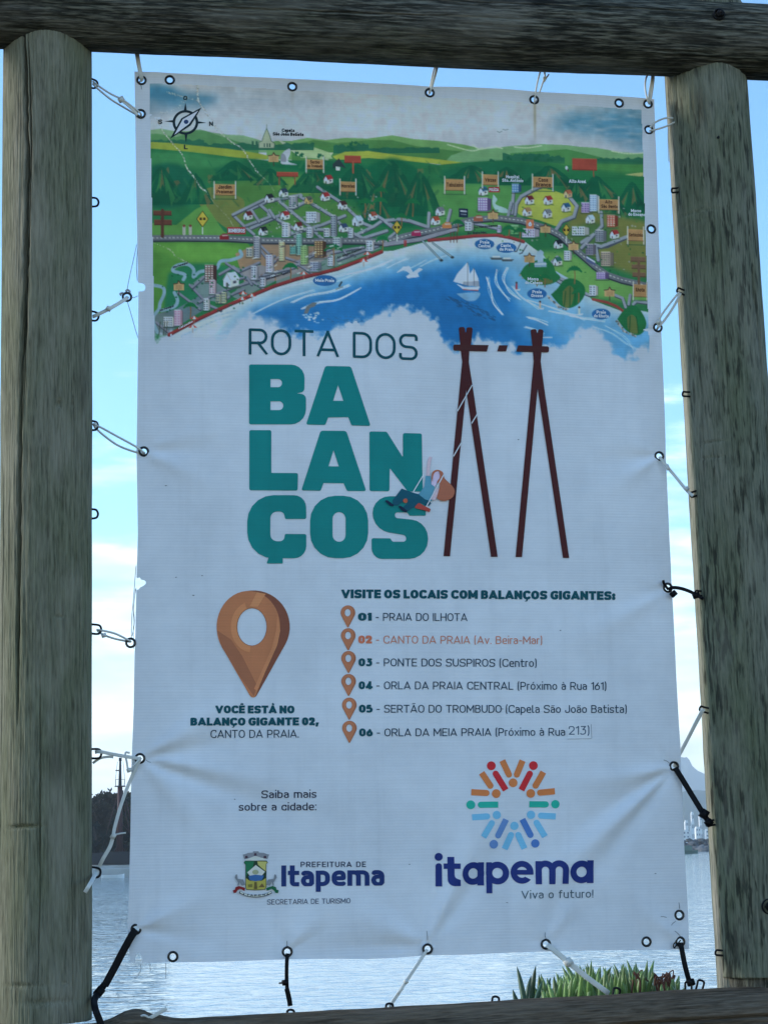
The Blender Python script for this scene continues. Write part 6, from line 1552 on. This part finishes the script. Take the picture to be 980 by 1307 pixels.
# ------------------------------------------------------------------ far shores
def far(px, py, D):
    """point at distance D along a measured direction"""
    d = ray(px, py); d = d / np.linalg.norm(d[:2]); return CAM + d * D
def ground_pt(px, D):
    d = ray(px, 1070); d = d / np.linalg.norm(d[:2]); p = CAM + d * D; p[2] = SEA_Z; return p
M_TRUNK = simple('bark', (.07, .055, .04), .9, .1); M_CONC = simple('pale_concrete', (.38, .37, .34), .9, .1, 0, .2, .3); M_ROCK = simple('dark_rock', (.13, .125, .12), .9, .1, 0, .4, .4, .5, 2)
M_HULLR = simple('red_painted_steel', (.045, .012, .011), .6, .3, 0, .3, .5); M_WHITEP = simple('white_paint', (.75, .75, .73), .5, .4, 0, .06, 1); M_DARKP = simple('dark_paint', (.03, .032, .035), .6, .3)
GREENS = [simple('dark_foliage', (.010, .017, .007), .8, .1, 0, .5, .8), simple('olive_foliage', (.018, .021, .008), .8, .1, 0, .5, .8), simple('brown_green_foliage', (.026, .022, .010), .8, .1, 0, .5, .8)]
D1 = 178.0
k1 = D1 / F_PX
def tree(px, h, wd, D, g, label, seed):
    r_ = random.Random(seed); b = ground_pt(px, D); b[2] = SEA_Z + 1.1
    t = empty('tree', tuple(b)); tag(t, label, 'tree', 'trees on the far quay')
    m = MB(); m.add(tube([Vector((0, 0, 0)), Vector((.1, 0, h * .25)), Vector((.2 * r_.uniform(-1, 1), 0, h * .55)), Vector((0, .1, h * .85))], [.28, .22, .15, .06], 8))
    for q in range(5):
        a = r_.uniform(0, 6.28); z = h * r_.uniform(.35, .65); m.add(tube([Vector((0, 0, z)), Vector((math.cos(a) * wd * .2, math.sin(a) * wd * .2, z + h * .1)), Vector((math.cos(a) * wd * .38, math.sin(a) * wd * .38, z + h * .2))], [.12, .08, .03], 6))
    o = m.build('trunk', M_TRUNK, t)
    V = []; Fc = []
    lobes = [(r_.uniform(-.38, .38) * wd, r_.uniform(-.38, .38) * wd, h * r_.uniform(.28, .84), wd * r_.uniform(.16, .30)) for _ in range(15)]
    for (lx, ly, lz, lr) in lobes:
        for q in range(170):
            v = Vector((r_.gauss(0, 1), r_.gauss(0, 1), r_.gauss(0, 1))).normalized() * lr * r_.uniform(.55, 1.08); c = Vector((lx, ly, lz)) + v
            if c.z < .3: continue
            s_ = r_.uniform(.12, .34); a = Vector((r_.gauss(0, 1), r_.gauss(0, 1), r_.gauss(0, 1))).normalized(); bb = a.orthogonal().normalized()
            n0 = len(V); V += [c - a * s_, c + bb * s_ * .55, c + a * s_, c - bb * s_ * .55]; Fc.append((n0, n0 + 1, n0 + 2, n0 + 3))
    mesh('crown', V, Fc, GREENS[g], t, False)
for i, (px, top, wd, dd, g, lab) in enumerate(((112, 1008, 5.0, 14, 0, 'dark rounded tree on the far quay nearest the left post'), (127, 1012, 4.2, 9, 2, 'brownish tree on the far quay with the left-hand dome against the sky'), (140, 1015, 4.4, 12, 1, 'olive tree on the far quay just left of the ship mast'), (152, 1020, 4.6, 15, 0, 'dark tree on the far quay behind the ship mast'), (166, 1012, 4.4, 11, 0, 'dark tree on the far quay right of the mast, at the banner edge'),
                               (178, 1010, 5.0, 14, 1, 'olive tree on the far quay mostly behind the banner edge'), (120, 1050, 3.6, 4, 0, 'low dark bush-like tree at the quay edge left of the ship'), (162, 1054, 3.6, 4, 0, 'low dark bush-like tree at the quay edge right of the ship'))):
    D = D1 + dd; base = 1105; tree(px, (base - top) * D / F_PX, wd, D, g, lab, 40 + i)
# quay wall
def far_box(px0, px1, y0, y1, D, depth):
    a = ground_pt(px0, D); b = ground_pt(px1, D); f = b - a; f[2] = 0; L_ = np.linalg.norm(f); f /= L_; n = np.array([-f[1], f[0], 0])
    return a, f, n, L_
a, f, n, L_ = far_box(60, 230, 0, 0, D1, 0)
rng_ = random.Random(2)
V = []; Fc = []
ns = 24
for i in range(ns + 1):
    p = a + f * L_ * i / ns
    for (dy, z) in ((0, -.6), (.05, .75), (.35, .85), (.35, 1.05), (28, 1.15)):
        q = p + n * (dy + rng_.uniform(-.05, .05)); V.append((q[0], q[1], SEA_Z + z + rng_.uniform(-.03, .03)))
for i in range(ns):
    for k in range(4): Fc.append((i * 5 + k, (i + 1) * 5 + k, (i + 1) * 5 + k + 1, i * 5 + k + 1))
o = mesh('quay', V, Fc, M_CONC, None, False); tag(o, 'low pale concrete quay wall across the water at left', 'quay')
# ship with red masts
def ship():
    b = ground_pt(153, D1 + 2.5); t = empty('ship', (b[0], b[1], SEA_Z + 1.1)); tag(t, 'moored ship with tall dark mast and red rigging between the left post and the banner', 'ship')
    k = k1
    m = MB()
    st = []
    prof = [(-4.6, .0, .1), (-3.6, .75, .9), (-1, 1.05, 1.15), (2, 1.05, 1.15), (4.2, .9, 1.2), (4.6, .8, 1.2)]
    V = []; Fc = []
    for (x, hw, h) in prof:
        for (yy, zz2) in ((-.55, 0), (-1, h), (1, h), (.55, 0)): V.append((x, yy * hw, zz2))
    for i in range(len(prof) - 1):
        for q in range(4): Fc.append((i * 4 + q, (i + 1) * 4 + q, (i + 1) * 4 + (q + 1) % 4, i * 4 + (q + 1) % 4))
    Fc += [(0, 1, 2, 3), (23, 22, 21, 20)]
    m.add((V, Fc)); m.build('hull', M_DARKP, t, False)
    H = (1105 - 972) * k
    m = MB(); m.add(tube([Vector((0, 0, .6)), Vector((0, 0, H * .45)), Vector((0, 0, H * .74))], [.30, .26, .22], 10)); m.build('lower_mast', M_HULLR, t)
    m = MB(); m.add(tube([Vector((0, 0, H * .72)), Vector((0, 0, H))], [.16, .09], 8)); m.box(Vector((0, 0, H * .99)), (.26, .26, .3)); m.box(Vector((-.22, 0, H * .885)), (.4, .12, .1)); m.build('topmast', M_DARKP, t)
    m = MB(); m.box(Vector((0, 0, H * .735)), (.95, .8, .1))
    for sx in (-.42, .42):
        m.add(tube([Vector((sx * .9, 0, H * .74)), Vector((sx, 0, H * .80))], .03, 6))
        m.add(tube([Vector((sx, 0, H * .80)), Vector((sx * .6, 0, H * .97))], .018, 5))
    m.box(Vector((0, 0, H * .80)), (.9, .04, .04)); m.build('crow_nest', M_DARKP, t)
    m = MB()
    for (x0, z0, x1, z1, r_) in ((.55, H * .60, 1.0, H * .40, .05), (1.0, H * .40, 1.3, H * .1, .06), (.1, H * .7, 1.25, H * .12, .035), (-.1, H * .7, -1.7, H * .1, .03), (.0, H * .4, 3.0, H * .08, .03), (0, H * .2, -.55, .9, .09), (0, H * .2, .6, .9, .09)): m.add(tube([Vector((x0, 0, z0)), Vector((x1, .05, z1))], r_, 6))
    m.build('rigging', M_HULLR, t)
    m = MB(); m.box(Vector((2.4, 0, 1.75)), (2.6, 1.5, 1.2), None, .08); m.build('cabin', M_DARKP, t, False)
ship()
def skiff(px, py, D, L_, label, mat, cab=None):
    b = ground_pt(px, D); t = empty('boat', tuple(b)); tag(t, label, 'boat')
    m = MB(); V = []; Fc = []
    prof = [(-.5, .18, .16), (-.2, .2, .15), (.2, .19, .16), (.42, .1, .2), (.5, .0, .23)]
    for x, hw, h in prof:
        for yy, z in ((-.6, -.03), (-1, h), (-.86, h), (-.5, .05), (.5, .05), (.86, h), (1, h), (.6, -.03)): V.append((x * L_, yy * hw * L_, z * L_ * .8))
    for i in range(4):
        for q in range(8): Fc.append((i * 8 + q, (i + 1) * 8 + q, (i + 1) * 8 + (q + 1) % 8, i * 8 + (q + 1) % 8))
    Fc += [tuple(range(7, -1, -1)), tuple(range(32, 40))]
    m.add((V, Fc)); m.build('hull', mat, t, False)
    if cab:
        m = MB(); m.box(Vector((-.05 * L_, 0, .24 * L_)), (.45 * L_, .26 * L_, .26 * L_), None, .03 * L_); m.build('cabin', cab, t, False)
skiff(145, 1115, D1 - 3, 2.0, 'small white open boat moored below the far quay', M_WHITEP)
D2 = 372.0
M_GRNP = simple('green_paint', (.10, .16, .12), .6, .3)
skiff(876.5, 1088, 330, 3.6, 'small dark green boat on the water beside the right post', M_GRNP, M_GRNP)
# rock breakwater on the right
r_ = random.Random(9); a = ground_pt(840, D2); b = ground_pt(960, D2); m = MB()
for i in range(520):
    t = r_.random(); p = a + (b - a) * t; d = r_.uniform(0, 1); s_ = r_.uniform(.35, .95)
    bm = bmesh.new(); bmesh.ops.create_icosphere(bm, subdivisions=1, radius=s_)
    for v in bm.verts: v.co *= r_.uniform(.7, 1.15)
    bmesh.ops.scale(bm, vec=(1.2, 1, .75), verts=bm.verts)
    hgt = (1 - abs(d - .5) * 2) * 2.3
    bmesh.ops.translate(bm, vec=(p[0], p[1] + d * 7, SEA_Z + r_.uniform(0, 1) * hgt), verts=bm.verts); bm.verts.index_update()
    m.add(([v.co.copy() for v in bm.verts], [[v.index for v in q.verts] for q in bm.faces])); bm.free()
o = m.build('breakwater', M_ROCK, None, False); tag(o, 'dark boulder breakwater across the water beside the right post', 'breakwater')
# far town
M_WALL = simple('pale_render', (.72, .70, .66), .8, .2, 0, .05, .05); M_GLS = simple('dark_window', (.10, .12, .14), .3, .5)
def tower(px, y_top, y_bot, wpx, D, label, steps=False):
    b = ground_pt(px, D); k = D / F_PX; hb = (1062 - y_top) * k; t = empty('tower_block', (b[0], b[1], SEA_Z)); tag(t, label, 'building', 'far town buildings')
    H = hb + (CAM[2] - SEA_Z); W_ = wpx * k
    m = MB(); m.box(Vector((0, 0, H / 2)), (W_, W_, H), None, .15)
    if steps: m.box(Vector((-W_ * .6, 0, H * .28)), (W_ * .9, W_ * .9, H * .56), None, .1)
    m.build('wall', M_WALL, t, False)
    m = MB(); m.box(Vector((0, 0, H + .25)), (W_ * .7, W_ * .7, .5)); m.build('roof', M_WALL, t, False)
    nfl = max(3, int(H / 4))
    for c in (-.25, .25):
        for i in range(nfl):
            m = MB(); m.box(Vector((W_ * c, -W_ / 2 - .02, (i + .6) * H / nfl)), (W_ * .22, .12, H / nfl * .4))
            m.build('window', M_GLS, t, False)
DT = 900.0
for a in ((876, 1045, 0, 4.2, DT, 'pale stepped building at the left of the far waterfront towers', True), (884, 1034.5, 0, 3.4, DT, 'tallest slender white tower on the far waterfront', True), (894, 1037, 0, 3.4, DT + 60, 'white tower on the far waterfront half hidden by the right post', False), (890, 1053, 0, 6, DT - 60, 'low broad white block on the far waterfront between the towers', False), (874, 1057, 0, 9, DT - 120, 'low white waterfront building beside the banner edge', False), (903, 1056, 0, 8, DT - 60, 'low white waterfront building hidden mostly by the right post', False)): tower(*a)
# shore strip under the town
# mountains
M_HILL = simple('wooded_hillside', (.045, .065, .035), .95, .05, 0, .3, .004)
def ridge(name, prof, D, depth, seed):
    xs = np.linspace(prof[0][0], prof[-1][0], 160); ys = np.interp(xs, [p[0] for p in prof], [p[1] for p in prof])
    ys = ys + (fbm((160, 2), (7, 2), seed)[:, 0] - .5) * 3.0
    rows = []
    for t, hs_ in ((0, 0), (.25, .42), (.55, .78), (1, 1.0), (1.5, .75), (2, .3), (2.6, 0)):
        r_ = []
        for x, y in zip(xs, ys):
            d = ray(x, y); hd = d / np.linalg.norm(d[:2]); top = CAM + hd * D
            q = top.copy(); q[:2] += (hd[:2]) * depth * (t - 1); q[2] = SEA_Z - 1 + (top[2] - SEA_Z + 1) * hs_; r_.append(q)
        rows.append(r_)
    V = np.array(rows); V[1:3, :, 2] *= 1 + (fbm((2, 160), (1, 9), seed + 3) - .5) * .2
    o = grid_mesh(name, V, 160, 7, False, M_HILL); tag(o, kind='structure')
ridge('hill', [(700, 1040), (780, 1020), (840, 1011), (870, 1010), (882, 1009), (890, 1008.5), (905, 1009), (960, 1015), (1050, 1036), (1150, 1060)], 2300, 200, 5)
ridge('mountain', [(640, 1030), (760, 990), (830, 962), (862, 964), (872, 967), (878, 966), (882, 976), (890, 983), (900, 988), (940, 1000), (1040, 1030), (1200, 1058)], 4300, 400, 8)
ridge('headland', [(-500, 1060), (-250, 1035), (-100, 1030), (60, 1048), (160, 1066), (230, 1074)], 2600, 200, 12)

# ------------------------------------------------------------------ the air
HZ = True
if HZ:
    m, n, b = new_mat('hazy_air'); n.nodes.remove(b)
    pv = n.nodes.new('ShaderNodeVolumePrincipled'); pv.inputs['Color'].default_value = (.97, .99, 1.0, 1); pv.inputs['Density'].default_value = 2.2e-4; pv.inputs['Anisotropy'].default_value = .4
    n.links.new(pv.outputs[0], n.nodes['Material Output'].inputs['Volume'])
    bmz = MB(); x0, x1, y0, y1, z0, z1 = -5200, 5200, -300, 9500, SEA_Z - 3, 215.0
    bmz.box(Vector(((x0 + x1) / 2, (y0 + y1) / 2, (z0 + z1) / 2)), (x1 - x0, y1 - y0, z1 - z0))
    o = bmz.build('haze', m, None, False); tag(o, kind='stuff')
